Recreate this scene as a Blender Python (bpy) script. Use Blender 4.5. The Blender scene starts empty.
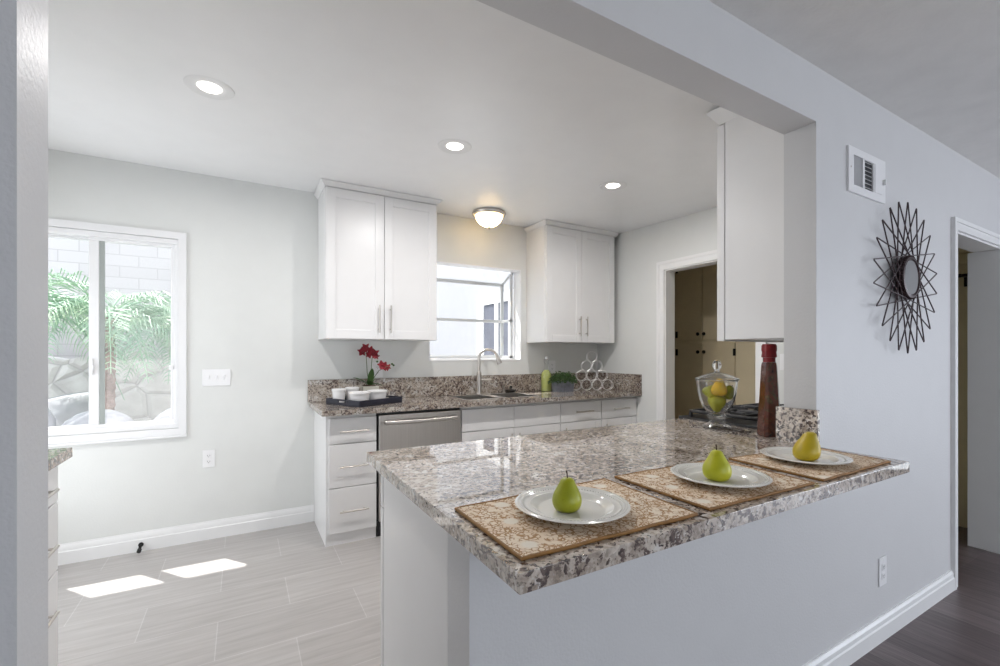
import bpy, bmesh, math, random
from mathutils import Vector, Matrix

scene = bpy.context.scene
COL = scene.collection
random.seed(7)

# ------------------------------------------------------------------ camera, world, sun, exposure
FPX, YAW, HORIZON, CAMZ = 449.83, 29.806, 353.32, 1.274
cam_data = bpy.data.cameras.new('camera')
cam_data.sensor_width = 36.0
cam_data.lens = FPX * 36.0 / 1000.0
cam_data.shift_y = (HORIZON - 333.0) / 1000.0
cam_data.clip_start = 0.02
cam = bpy.data.objects.new('camera', cam_data)
COL.objects.link(cam)
cam.location = (0, 0, CAMZ)
cam.rotation_euler = (math.pi / 2, 0, -math.radians(YAW))
scene.camera = cam

scene.view_settings.view_transform = 'Standard'
scene.view_settings.look = 'None'
scene.view_settings.exposure = 0.0
scene.view_settings.gamma = 1.0
scene.view_settings.use_curve_mapping = False

world = bpy.data.worlds.new('daylight')
scene.world = world
world.use_nodes = True
bg = world.node_tree.nodes['Background']
bg.inputs['Color'].default_value = (0.86, 0.93, 1.0, 1)
bg.inputs['Strength'].default_value = 2.2

SUN_EL = math.radians(58.0)
sun_data = bpy.data.lights.new('sun', 'SUN')
sun_data.energy = 9.0
sun_data.angle = math.radians(0.4)
sun_data.color = (1.0, 0.97, 0.93)
sun = bpy.data.objects.new('sun', sun_data)
COL.objects.link(sun)
sun_dir = Vector((0.606 * math.cos(SUN_EL), -0.795 * math.cos(SUN_EL), -math.sin(SUN_EL)))
sun.rotation_euler = sun_dir.to_track_quat('-Z', 'Y').to_euler()
sun.location = (-4, 9, 8)


def area_light(name, loc, target, sx, sy, power, color, portal=False):
    d = bpy.data.lights.new(name, 'AREA')
    d.cycles.is_portal = portal
    d.shape = 'RECTANGLE'
    d.size, d.size_y = sx, sy
    d.energy = power
    d.color = color
    o = bpy.data.objects.new(name, d)
    COL.objects.link(o)
    o.location = loc
    o.rotation_euler = (Vector(target) - Vector(loc)).to_track_quat('-Z', 'Y').to_euler()
    return o


# added lamp at an invented, unseen left-wall door, to brighten the kitchen
area_light('invented_door_daylight', (-1.46, 2.98, 1.12), (3, 2.98, 2.9), 0.9, 1.9, 9.5, (0.97, 0.985, 1.0))
# daylight at the living room's own windows (rear and right walls); sky portals at the two kitchen windows
area_light('living_window_daylight', (1.6, -4.12, 1.25), (1.6, 0, 1.25), 3.8, 1.9, 24, (0.87, 0.91, 1.0))
area_light('patio_door_daylight', (5.92, -2.08, 1.2), (0, -2.08, 1.2), 2.0, 1.75, 58, (0.82, 0.87, 1.0))
area_light('slider_skylight', (-0.79, 3.86, 1.42), (-0.79, 0, 1.2), 0.9, 1.26, 1, (1, 1, 1), True)
area_light('garden_window_skylight', (1.87, 4.10, 1.66), (1.87, 0, 1.3), 0.85, 0.8, 1, (1, 1, 1), True)

# ------------------------------------------------------------------ layout constants (metres)
YW = 3.674            # window wall
YP, YK = 0.899, 1.0185  # partition, living face and kitchen face
XR = 3.308             # kitchen right wall
XL = -1.30            # kitchen left wall
XJ = 1.9205           # right jamb of the opening
XJL = -0.279          # left jamb of the opening
ZL = 2.381            # living ceiling
ZH = 2.168            # header
CT = 0.905            # back counter top
PT = 0.914            # peninsula top


def zceil(y):
    return 2.497 - (YW - y) * 0.033


# ------------------------------------------------------------------ materials
def new_mat(name):
    m = bpy.data.materials.new(name)
    m.use_nodes = True
    nt = m.node_tree
    return m, nt, nt.nodes['Principled BSDF']


def N(nt, typ, **kw):
    n = nt.nodes.new(typ)
    for k, v in kw.items():
        setattr(n, k, v)
    return n


def coords(nt, scale=(1, 1, 1), rot=(0, 0, 0), loc=(0, 0, 0)):
    t = N(nt, 'ShaderNodeTexCoord')
    mp = N(nt, 'ShaderNodeMapping')
    mp.inputs['Scale'].default_value = scale
    mp.inputs['Rotation'].default_value = rot
    mp.inputs['Location'].default_value = loc
    nt.links.new(t.outputs['Object'], mp.inputs['Vector'])
    return mp.outputs['Vector']


def noise(nt, vec, scale, detail=3, rough=0.5, dist=0.0):
    n = N(nt, 'ShaderNodeTexNoise')
    n.inputs['Scale'].default_value = scale
    n.inputs['Detail'].default_value = detail
    n.inputs['Roughness'].default_value = rough
    n.inputs['Distortion'].default_value = dist
    nt.links.new(vec, n.inputs['Vector'])
    return n.outputs['Fac']


def ramp(nt, fac, stops, interp='LINEAR'):
    r = N(nt, 'ShaderNodeValToRGB')
    r.color_ramp.interpolation = interp
    e = r.color_ramp.elements
    while len(e) < len(stops):
        e.new(0.5)
    for el, (p, c) in zip(e, stops):
        el.position = p
        el.color = (c[0], c[1], c[2], 1) if len(c) == 3 else c
    nt.links.new(fac, r.inputs['Fac'])
    return r.outputs['Color']


def mixc(nt, fac, a, b):
    m = N(nt, 'ShaderNodeMix', data_type='RGBA')
    if isinstance(fac, (int, float)):
        m.inputs[0].default_value = fac
    else:
        nt.links.new(fac, m.inputs[0])
    for i, v in ((6, a), (7, b)):
        if isinstance(v, tuple):
            m.inputs[i].default_value = (v[0], v[1], v[2], 1)
        else:
            nt.links.new(v, m.inputs[i])
    return m.outputs[2]


def bump(nt, b, height, strength=0.2, dist=0.01):
    n = N(nt, 'ShaderNodeBump')
    n.inputs['Strength'].default_value = strength
    n.inputs['Distance'].default_value = dist
    nt.links.new(height, n.inputs['Height'])
    nt.links.new(n.outputs['Normal'], b.inputs['Normal'])


def plain(name, color, rough=0.5, metal=0.0, coat=0.0, var=0.04, vscale=8.0, bmp=0.0, bscale=60.0, ior=1.5, spec=0.5):
    """A painted or solid surface: base colour with a faint procedural variation."""
    m, nt, b = new_mat(name)
    v = coords(nt)
    f = noise(nt, v, vscale, 3)
    lo = tuple(c * (1 - var) for c in color)
    hi = tuple(min(1, c * (1 + var)) for c in color)
    nt.links.new(ramp(nt, f, [(0.3, lo), (0.7, hi)]), b.inputs['Base Color'])
    b.inputs['Roughness'].default_value = rough
    b.inputs['Metallic'].default_value = metal
    b.inputs['Coat Weight'].default_value = coat
    b.inputs['Coat Roughness'].default_value = 0.08
    b.inputs['IOR'].default_value = ior
    b.inputs['Specular IOR Level'].default_value = spec
    if bmp:
        bump(nt, b, noise(nt, v, bscale, 2), bmp, 0.004)
    return m


M = {}
M['wall'] = plain('kitchen_wall_paint', (0.735, 0.745, 0.73), 0.55, bmp=0.12, bscale=140, var=0.01)
M['wall_living'] = plain('partition_wall_paint', (0.655, 0.655, 0.662), 0.5, bmp=0.2, bscale=120, var=0.01)
M['ceiling'] = plain('semigloss_ceiling_paint', (0.90, 0.90, 0.905), 0.28, bmp=0.10, bscale=30, var=0.01)
M['ceiling_living'] = plain('textured_ceiling_paint', (0.82, 0.81, 0.79), 0.9, bmp=0.55, bscale=70, var=0.03)
M['trim'] = plain('white_trim_paint', (0.84, 0.84, 0.84), 0.35, var=0.01)
M['cab'] = plain('white_cabinet_lacquer', (0.82, 0.815, 0.815), 0.32, var=0.008)
M['cab_dark'] = plain('cabinet_shadow_gap', (0.55, 0.55, 0.55), 0.6)
M['beige'] = plain('beige_cabinet_paint', (0.70, 0.60, 0.41), 0.5, var=0.03)
M['beige_wall'] = plain('beige_closet_paint', (0.72, 0.64, 0.44), 0.6, var=0.02)
M['black'] = plain('black_enamel', (0.012, 0.012, 0.014), 0.35)
M['iron'] = plain('cast_iron', (0.02, 0.02, 0.022), 0.55, bmp=0.1)
M['tray'] = plain('black_lacquered_wood', (0.014, 0.015, 0.03), 0.4)
M['knob'] = plain('dark_bronze', (0.02, 0.017, 0.015), 0.4, metal=0.6)
M['nickel'] = plain('brushed_nickel', (0.62, 0.58, 0.54), 0.28, metal=1.0, var=0.02)
M['chrome'] = plain('polished_chrome', (0.80, 0.80, 0.80), 0.12, metal=1.0, var=0.01)
M['bright_wire'] = plain('bright_chrome_wire', (0.88, 0.87, 0.86), 0.35, metal=0.7, var=0.01)
M['bronze_wire'] = plain('dark_brown_wire', (0.035, 0.016, 0.018), 0.4, metal=0.3)
M['mirror'] = plain('mirror_glass', (0.72, 0.74, 0.75), 0.03, metal=1.0, var=0.005)
M['plate'] = plain('glazed_white_stoneware', (0.80, 0.79, 0.75), 0.12, coat=0.6, var=0.01)
M['ramekin'] = plain('white_porcelain', (0.84, 0.83, 0.83), 0.15, coat=0.4, var=0.01)
M['switch'] = plain('white_switch_plastic', (0.86, 0.86, 0.87), 0.3, var=0.005)
M['slot'] = plain('outlet_slot_shadow', (0.20, 0.20, 0.20), 0.6)
M['soil'] = plain('potting_soil', (0.06, 0.04, 0.025), 0.9, var=0.4, vscale=60)
M['leaf_dark'] = plain('orchid_leaf', (0.035, 0.085, 0.02), 0.35, var=0.3, vscale=20)
M['petal'] = plain('crimson_petal', (0.24, 0.004, 0.016), 0.55, var=0.35, vscale=50)
M['stem'] = plain('orchid_stem', (0.10, 0.13, 0.06), 0.5, var=0.2)
M['herb'] = plain('boxwood_leaf', (0.045, 0.095, 0.025), 0.5, var=0.5, vscale=40)
M['zinc'] = plain('galvanised_zinc', (0.21, 0.225, 0.27), 0.45, metal=0.3, var=0.25, vscale=25)
M['pot'] = plain('cream_ceramic_pot', (0.55, 0.54, 0.47), 0.4)
M['wax'] = plain('red_sealing_wax', (0.20, 0.007, 0.011), 0.3, var=0.2, vscale=30)
M['grey_vent'] = plain('vent_grille_shadow', (0.03, 0.03, 0.035), 0.7)
M['stucco'] = plain('pale_stucco', (0.43, 0.435, 0.465), 0.9, bmp=0.3, bscale=40, var=0.02)
M['roof'] = plain('grey_eave_paint', (0.45, 0.45, 0.46), 0.8)
M['dark_glass'] = plain('dark_patio_glass', (0.16, 0.17, 0.21), 0.08, var=0.2, vscale=2)
M['trunk'] = plain('palm_trunk_bark', (0.36, 0.25, 0.22), 0.9, var=0.4, vscale=15, bmp=0.5, bscale=30)
M['ground'] = plain('pale_garden_gravel', (0.66, 0.65, 0.63), 0.9, var=0.12, vscale=12)
M['boulder'] = plain('pale_granite_boulder', (0.50, 0.495, 0.53), 0.85, var=0.22, vscale=3, bmp=0.4, bscale=12)
M['grout_black'] = plain('black_rubber', (0.012, 0.012, 0.012), 0.7)
M['channel_side'] = plain('grey_green_sash_channel', (0.34, 0.37, 0.355), 0.6)
M['vinyl'] = plain('white_window_vinyl', (0.84, 0.84, 0.85), 0.3, var=0.005)
M['alum'] = plain('aluminium_window_frame', (0.52, 0.53, 0.54), 0.45, metal=0.2, var=0.02)


def frond_mat():
    m, nt, b = new_mat('palm_frond_green')
    v = coords(nt)
    c = ramp(nt, noise(nt, v, 3.5, 3), [(0.25, (0.24, 0.40, 0.30)), (0.55, (0.36, 0.52, 0.36)), (0.8, (0.54, 0.64, 0.40))])
    nt.links.new(c, b.inputs['Base Color'])
    b.inputs['Roughness'].default_value = 0.5
    b.inputs['Subsurface Weight'].default_value = 0.0
    return m


M['frond'] = frond_mat()


def steel_mat():
    m, nt, b = new_mat('stainless_steel')
    v = coords(nt, (90, 90, 1.5))
    f = noise(nt, v, 2.0, 4)
    nt.links.new(ramp(nt, f, [(0.3, (0.50, 0.475, 0.45)), (0.7, (0.545, 0.52, 0.495))]), b.inputs['Base Color'])
    b.inputs['Metallic'].default_value = 1.0
    b.inputs['Roughness'].default_value = 0.33
    b.inputs['Anisotropic'].default_value = 0.5
    return m


M['steel'] = steel_mat()


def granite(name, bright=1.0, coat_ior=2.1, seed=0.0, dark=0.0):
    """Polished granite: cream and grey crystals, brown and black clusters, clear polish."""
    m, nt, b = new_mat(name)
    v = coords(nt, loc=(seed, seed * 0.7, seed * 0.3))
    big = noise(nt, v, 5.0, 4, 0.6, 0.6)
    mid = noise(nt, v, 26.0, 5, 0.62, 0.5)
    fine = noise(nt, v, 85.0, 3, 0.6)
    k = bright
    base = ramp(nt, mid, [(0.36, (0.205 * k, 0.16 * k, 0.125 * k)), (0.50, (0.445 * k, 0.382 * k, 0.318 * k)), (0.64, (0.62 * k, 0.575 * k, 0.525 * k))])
    base2 = ramp(nt, big, [(0.35, (0.30 * k, 0.23 * k, 0.18 * k)), (0.62, (0.56 * k, 0.51 * k, 0.46 * k))])
    c = mixc(nt, 0.42, base, base2)
    vor = N(nt, 'ShaderNodeTexVoronoi')
    vor.inputs['Scale'].default_value = 150.0
    nt.links.new(v, vor.inputs['Vector'])
    sep = N(nt, 'ShaderNodeSeparateColor')
    nt.links.new(vor.outputs['Color'], sep.inputs['Color'])
    crys = ramp(nt, sep.outputs[0], [(0.0, (0.50, 0.48, 0.46)), (0.35, (0.95, 0.95, 0.95)), (1.0, (1.25, 1.25, 1.25))])
    mul = N(nt, 'ShaderNodeMix', data_type='RGBA', blend_type='MULTIPLY')
    mul.inputs[0].default_value = 0.8
    nt.links.new(c, mul.inputs[6])
    nt.links.new(crys, mul.inputs[7])
    c = mul.outputs[2]
    # white quartz
    qm = ramp(nt, noise(nt, v, 19.0, 4, 0.65, 1.2), [(0.56, (0, 0, 0)), (0.64, (0.8, 0.8, 0.8))])
    c = mixc(nt, qm, c, (0.70 * k, 0.68 * k, 0.65 * k))
    # dark clusters
    cl = noise(nt, v, 70.0, 3, 0.6, 0.35)
    add = N(nt, 'ShaderNodeMath', operation='MULTIPLY_ADD')
    nt.links.new(big, add.inputs[0])
    add.inputs[1].default_value = -0.30
    nt.links.new(cl, add.inputs[2])
    dm = ramp(nt, add.outputs[0], [(0.385 + dark, (0, 0, 0)), (0.43 + dark, (1, 1, 1))])
    c = mixc(nt, dm, c, ramp(nt, fine, [(0.35, (0.045, 0.032, 0.03)), (0.65, (0.16, 0.12, 0.105))]))
    nt.links.new(c, b.inputs['Base Color'])
    b.inputs['Roughness'].default_value = 0.3
    b.inputs['Specular IOR Level'].default_value = 0.0
    b.inputs['Coat Weight'].default_value = 1.0
    b.inputs['Coat Roughness'].default_value = 0.012
    b.inputs['Coat IOR'].default_value = coat_ior
    return m


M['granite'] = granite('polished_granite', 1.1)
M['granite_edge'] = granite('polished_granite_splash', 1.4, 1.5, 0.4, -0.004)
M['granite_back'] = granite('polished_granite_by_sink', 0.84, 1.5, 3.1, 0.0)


def glass(name, tint=(1, 1, 1), ior=1.45, extra=0.0, rough=0.0):
    m = bpy.data.materials.new(name)
    m.use_nodes = True
    nt = m.node_tree
    nt.nodes.clear()
    out = N(nt, 'ShaderNodeOutputMaterial')
    tr = N(nt, 'ShaderNodeBsdfTransparent')
    tr.inputs['Color'].default_value = (*tint, 1)
    gl = N(nt, 'ShaderNodeBsdfGlossy')
    gl.inputs['Roughness'].default_value = rough
    lw = N(nt, 'ShaderNodeLayerWeight')
    lw.inputs['Blend'].default_value = 0.5
    pw = N(nt, 'ShaderNodeMath', operation='POWER')
    nt.links.new(lw.outputs['Facing'], pw.inputs[0])
    pw.inputs[1].default_value = 4.0
    r0 = ((ior - 1) / (ior + 1)) ** 2 + extra
    ma = N(nt, 'ShaderNodeMath', operation='MULTIPLY_ADD')
    nt.links.new(pw.outputs[0], ma.inputs[0])
    ma.inputs[1].default_value = 1 - r0
    ma.inputs[2].default_value = r0
    mx = N(nt, 'ShaderNodeMixShader')
    nt.links.new(ma.outputs[0], mx.inputs[0])
    nt.links.new(tr.outputs[0], mx.inputs[1])
    nt.links.new(gl.outputs[0], mx.inputs[2])
    nt.links.new(mx.outputs[0], out.inputs['Surface'])
    return m


M['pane'] = glass('window_glass', (0.96, 0.97, 0.97), 1.45)
M['jar_glass'] = glass('clear_jar_glass', (0.985, 0.99, 0.985), 1.35, 0.01)


def solid_glass(name, color=(1, 1, 1), rough=0.0):
    m, nt, b = new_mat(name)
    v = coords(nt)
    f = noise(nt, v, 4, 2)
    nt.links.new(ramp(nt, f, [(0.4, color), (0.6, tuple(c * 0.99 for c in color))]), b.inputs['Base Color'])
    b.inputs['Transmission Weight'].default_value = 1.0
    b.inputs['Roughness'].default_value = rough
    b.inputs['IOR'].default_value = 1.45
    return m


M['foot_glass'] = glass('clear_foot_glass', (0.98, 0.985, 0.985), 1.45, 0.09)
M['crystal'] = solid_glass('thick_clear_glass', (1.0, 1.0, 1.0))


def hazy_pane_glass():
    """Sliding sash pane with an uneven white haze mixed in, mostly see-through."""
    m = bpy.data.materials.new('hazy_sash_glass')
    m.use_nodes = True
    nt = m.node_tree
    nt.nodes.clear()
    out = N(nt, 'ShaderNodeOutputMaterial')
    tr = N(nt, 'ShaderNodeBsdfTransparent')
    tr.inputs['Color'].default_value = (0.97, 0.97, 0.97, 1)
    df = N(nt, 'ShaderNodeBsdfTranslucent')
    df.inputs['Color'].default_value = (0.85, 0.85, 0.86, 1)
    v = coords(nt)
    f = noise(nt, v, 2.0, 3)
    r = N(nt, 'ShaderNodeMapRange')
    r.inputs[3].default_value = 0.10
    r.inputs[4].default_value = 0.24
    nt.links.new(f, r.inputs[0])
    mx = N(nt, 'ShaderNodeMixShader')
    nt.links.new(r.outputs[0], mx.inputs[0])
    nt.links.new(tr.outputs[0], mx.inputs[1])
    nt.links.new(df.outputs[0], mx.inputs[2])
    nt.links.new(mx.outputs[0], out.inputs['Surface'])
    return m


M['hazy_pane'] = hazy_pane_glass()


def tile_floor():
    m, nt, b = new_mat('linear_stone_look_tile')
    t = N(nt, 'ShaderNodeTexCoord')
    br = N(nt, 'ShaderNodeTexBrick')
    br.offset = 0.5
    br.offset_frequency = 2
    mp = N(nt, 'ShaderNodeMapping')
    # joints at x = -0.10 + k 0.622 (one row) and rows every 0.313 from y = 3.455
    mp.inputs['Location'].default_value = (0.100 + 6.22 + 0.311, -3.455 + 0.313 * 20, 0)
    nt.links.new(t.outputs['Object'], mp.inputs['Vector'])
    nt.links.new(mp.outputs['Vector'], br.inputs['Vector'])
    br.inputs['Scale'].default_value = 1.0
    br.inputs['Brick Width'].default_value = 0.622
    br.inputs['Row Height'].default_value = 0.313
    br.inputs['Mortar Size'].default_value = 0.0022
    br.inputs['Mortar Smooth'].default_value = 0.2
    br.inputs['Color1'].default_value = (0.425, 0.405, 0.395, 1)
    br.inputs['Color2'].default_value = (0.46, 0.44, 0.43, 1)
    br.inputs['Mortar'].default_value = (0.54, 0.525, 0.52, 1)
    mp2 = N(nt, 'ShaderNodeMapping')
    mp2.inputs['Scale'].default_value = (1.2, 17.0, 1)
    nt.links.new(t.outputs['Object'], mp2.inputs['Vector'])
    st = ramp(nt, noise(nt, mp2.outputs['Vector'], 2.2, 6, 0.6, 0.3), [(0.3, (0.86, 0.85, 0.84)), (0.7, (1.1, 1.1, 1.1))])
    mul = N(nt, 'ShaderNodeMix', data_type='RGBA', blend_type='MULTIPLY')
    mul.inputs[0].default_value = 1.0
    nt.links.new(br.outputs['Color'], mul.inputs[6])
    nt.links.new(st, mul.inputs[7])
    nt.links.new(mul.outputs[2], b.inputs['Base Color'])
    b.inputs['Roughness'].default_value = 0.34
    inv = N(nt, 'ShaderNodeMath', operation='SUBTRACT')
    inv.inputs[0].default_value = 1.0
    nt.links.new(br.outputs['Fac'], inv.inputs[1])
    bump(nt, b, inv.outputs[0], 0.25, 0.002)
    return m


M['tile'] = tile_floor()


def wood_floor():
    m, nt, b = new_mat('dark_laminate_planks')
    t = N(nt, 'ShaderNodeTexCoord')
    mp = N(nt, 'ShaderNodeMapping')
    mp.inputs['Rotation'].default_value = (0, 0, math.pi / 2)
    nt.links.new(t.outputs['Object'], mp.inputs['Vector'])
    br = N(nt, 'ShaderNodeTexBrick')
    br.offset = 0.37
    nt.links.new(mp.outputs['Vector'], br.inputs['Vector'])
    br.inputs['Scale'].default_value = 1.0
    br.inputs['Brick Width'].default_value = 1.22
    br.inputs['Row Height'].default_value = 0.165
    br.inputs['Mortar Size'].default_value = 0.0012
    br.inputs['Color1'].default_value = (0.105, 0.080, 0.082, 1)
    br.inputs['Color2'].default_value = (0.165, 0.135, 0.135, 1)
    br.inputs['Mortar'].default_value = (0.025, 0.02, 0.02, 1)
    mp2 = N(nt, 'ShaderNodeMapping')
    mp2.inputs['Scale'].default_value = (28, 1.6, 1)
    nt.links.new(t.outputs['Object'], mp2.inputs['Vector'])
    st = ramp(nt, noise(nt, mp2.outputs['Vector'], 2.0, 6, 0.65, 0.6), [(0.25, (0.55, 0.52, 0.52)), (0.75, (1.45, 1.42, 1.42))])
    mul = N(nt, 'ShaderNodeMix', data_type='RGBA', blend_type='MULTIPLY')
    mul.inputs[0].default_value = 1.0
    nt.links.new(br.outputs['Color'], mul.inputs[6])
    nt.links.new(st, mul.inputs[7])
    nt.links.new(mul.outputs[2], b.inputs['Base Color'])
    b.inputs['Roughness'].default_value = 0.36
    return m


M['wood'] = wood_floor()


def mat_weave():
    m, nt, b = new_mat('filigree_placemat')
    v = coords(nt)
    n1 = noise(nt, v, 45.0, 2, 0.5)
    # curling line network
    v2 = N(nt, 'ShaderNodeVectorMath', operation='MULTIPLY_ADD')
    nt.links.new(v, v2.inputs[0])
    nz = N(nt, 'ShaderNodeTexNoise')
    nz.inputs['Scale'].default_value = 40.0
    nt.links.new(v, nz.inputs['Vector'])
    v2.inputs[1].default_value = (1, 1, 0)
    sc = N(nt, 'ShaderNodeVectorMath', operation='SCALE')
    nt.links.new(nz.outputs['Color'], sc.inputs[0])
    sc.inputs['Scale'].default_value = 0.022
    nt.links.new(sc.outputs[0], v2.inputs[2])
    vor = N(nt, 'ShaderNodeTexVoronoi', feature='DISTANCE_TO_EDGE')
    vor.inputs['Scale'].default_value = 96.0
    nt.links.new(v2.outputs[0], vor.inputs['Vector'])
    line = ramp(nt, vor.outputs['Distance'], [(0.085, (1, 1, 1)), (0.14, (0, 0, 0))])
    gap = ramp(nt, n1, [(0.36, (0, 0, 0)), (0.46, (1, 1, 1))])
    # open medallions
    mv = N(nt, 'ShaderNodeTexVoronoi')
    mv.inputs['Scale'].default_value = 11.0
    nt.links.new(v, mv.inputs['Vector'])
    med = ramp(nt, mv.outputs['Distance'], [(0.17, (0, 0, 0)), (0.24, (1, 1, 1))])
    mm = N(nt, 'ShaderNodeMath', operation='MULTIPLY')
    nt.links.new(line, mm.inputs[0])
    nt.links.new(gap, mm.inputs[1])
    mm2 = N(nt, 'ShaderNodeMath', operation='MULTIPLY')
    nt.links.new(mm.outputs[0], mm2.inputs[0])
    nt.links.new(med, mm2.inputs[1])
    base = ramp(nt, noise(nt, v, 9.0, 3), [(0.35, (0.80, 0.64, 0.47)), (0.65, (0.85, 0.75, 0.61))])
    base = mixc(nt, med, (0.84, 0.77, 0.66), base)
    c = mixc(nt, mm2.outputs[0], base, (0.42, 0.235, 0.10))
    nt.links.new(c, b.inputs['Base Color'])
    b.inputs['Roughness'].default_value = 0.75
    bump(nt, b, mm2.outputs[0], 0.4, 0.002)
    return m


M['placemat'] = mat_weave()
M['piping'] = plain('golden_brown_piping', (0.27, 0.125, 0.022), 0.6, var=0.2, vscale=30)


def pear_mat(name, a, b_, c):
    m, nt, b = new_mat(name)
    v = coords(nt)
    f = noise(nt, v, 14, 3)
    col = ramp(nt, f, [(0.3, a), (0.55, b_), (0.75, c)])
    sp = ramp(nt, noise(nt, v, 260, 1), [(0.28, (0.8, 0.75, 0.6)), (0.36, (1, 1, 1))])
    mul = N(nt, 'ShaderNodeMix', data_type='RGBA', blend_type='MULTIPLY')
    mul.inputs[0].default_value = 0.6
    nt.links.new(col, mul.inputs[6])
    nt.links.new(sp, mul.inputs[7])
    nt.links.new(mul.outputs[2], b.inputs['Base Color'])
    b.inputs['Roughness'].default_value = 0.38
    b.inputs['Subsurface Weight'].default_value = 0.0
    return m


M['pear_green'] = pear_mat('green_pear_skin', (0.30, 0.33, 0.008), (0.37, 0.39, 0.010), (0.42, 0.41, 0.02))
M['pear_lime'] = pear_mat('lime_pear_skin', (0.42, 0.45, 0.012), (0.52, 0.52, 0.015), (0.56, 0.54, 0.03))
M['pear_yellow'] = pear_mat('yellow_pear_skin', (0.44, 0.34, 0.010), (0.55, 0.40, 0.012), (0.62, 0.42, 0.015))
M['pear_gold'] = pear_mat('golden_pear_skin', (0.82, 0.54, 0.015), (0.92, 0.58, 0.02), (0.92, 0.50, 0.03))


def preserve_mat():
    m, nt, b = new_mat('pickled_peppers_in_oil')
    v = coords(nt)
    vor = N(nt, 'ShaderNodeTexVoronoi')
    vor.inputs['Scale'].default_value = 30
    nt.links.new(v, vor.inputs['Vector'])
    sep = N(nt, 'ShaderNodeSeparateColor')
    nt.links.new(vor.outputs['Color'], sep.inputs['Color'])
    f = noise(nt, v, 26, 5, 0.6, 1.4)
    a = ramp(nt, f, [(0.30, (0.02, 0.010, 0.007)), (0.42, (0.075, 0.018, 0.010)), (0.52, (0.16, 0.035, 0.014)), (0.60, (0.055, 0.045, 0.014)), (0.72, (0.28, 0.12, 0.035))])
    c = mixc(nt, ramp(nt, sep.outputs[0], [(0.3, (0.1, 0.1, 0.1)), (0.8, (0.6, 0.6, 0.6))]), a, (0.07, 0.018, 0.010))
    nt.links.new(c, b.inputs['Base Color'])
    b.inputs['Roughness'].default_value = 0.12
    b.inputs['Coat Weight'].default_value = 0.8
    return m


M['preserve'] = preserve_mat()
M['lemon'] = plain('cloudy_lemon_cordial', (0.48, 0.52, 0.16), 0.12, coat=0.6, var=0.06)


def bowl_glass():
    """Alabaster glass: lets the bulb shine through."""
    m = bpy.data.materials.new('alabaster_glass')
    m.use_nodes = True
    nt = m.node_tree
    nt.nodes.clear()
    out = N(nt, 'ShaderNodeOutputMaterial')
    v = coords(nt)
    c = ramp(nt, noise(nt, v, 14, 4, 0.6, 1.0), [(0.3, (0.82, 0.74, 0.60)), (0.7, (0.95, 0.92, 0.84))])
    tl = N(nt, 'ShaderNodeBsdfTranslucent')
    nt.links.new(c, tl.inputs['Color'])
    gl = N(nt, 'ShaderNodeBsdfGlossy')
    gl.inputs['Roughness'].default_value = 0.2
    mx = N(nt, 'ShaderNodeMixShader')
    mx.inputs[0].default_value = 0.06
    nt.links.new(tl.outputs[0], mx.inputs[1])
    nt.links.new(gl.outputs[0], mx.inputs[2])
    nt.links.new(mx.outputs[0], out.inputs['Surface'])
    return m


M['bowl'] = bowl_glass()


def emit(name, color, strength):
    m = bpy.data.materials.new(name)
    m.use_nodes = True
    nt = m.node_tree
    nt.nodes.clear()
    out = N(nt, 'ShaderNodeOutputMaterial')
    e = N(nt, 'ShaderNodeEmission')
    e.inputs['Color'].default_value = (*color, 1)
    e.inputs['Strength'].default_value = strength
    nt.links.new(e.outputs[0], out.inputs['Surface'])
    return m


M['led'] = emit('lit_lamp_lens', (1.0, 0.93, 0.85), 6.0)


def block_wall_mat():
    m, nt, b = new_mat('pale_slump_block')
    t = N(nt, 'ShaderNodeTexCoord')
    mp = N(nt, 'ShaderNodeMapping')
    mp.inputs['Rotation'].default_value = (math.pi / 2, 0, 0)
    nt.links.new(t.outputs['Object'], mp.inputs['Vector'])
    br = N(nt, 'ShaderNodeTexBrick')
    nt.links.new(mp.outputs['Vector'], br.inputs['Vector'])
    br.inputs['Scale'].default_value = 1.0
    br.inputs['Brick Width'].default_value = 0.42
    br.inputs['Row Height'].default_value = 0.155
    br.inputs['Mortar Size'].default_value = 0.006
    br.inputs['Color1'].default_value = (0.60, 0.57, 0.58, 1)
    br.inputs['Color2'].default_value = (0.64, 0.61, 0.62, 1)
    br.inputs['Mortar'].default_value = (0.50, 0.47, 0.48, 1)
    nt.links.new(br.outputs['Color'], b.inputs['Base Color'])
    b.inputs['Roughness'].default_value = 0.9
    return m


def stone_wall_mat():
    m, nt, b = new_mat('cream_fieldstone')
    v = coords(nt, (1, 1, 1.25))
    vor = N(nt, 'ShaderNodeTexVoronoi', feature='DISTANCE_TO_EDGE')
    vor.inputs['Scale'].default_value = 2.9
    nt.links.new(v, vor.inputs['Vector'])
    joint = ramp(nt, vor.outputs['Distance'], [(0.008, (1, 1, 1)), (0.03, (0, 0, 0))])
    c = ramp(nt, noise(nt, v, 5, 4), [(0.3, (0.56, 0.53, 0.52)), (0.7, (0.74, 0.71, 0.70))])
    c = mixc(nt, joint, c, (0.52, 0.49, 0.49))
    nt.links.new(c, b.inputs['Base Color'])
    b.inputs['Roughness'].default_value = 0.9
    h = ramp(nt, vor.outputs['Distance'], [(0.0, (0, 0, 0)), (0.12, (1, 1, 1))])
    bump(nt, b, h, 0.6, 0.05)
    return m


M['block'] = block_wall_mat()
M['stone'] = stone_wall_mat()


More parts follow.
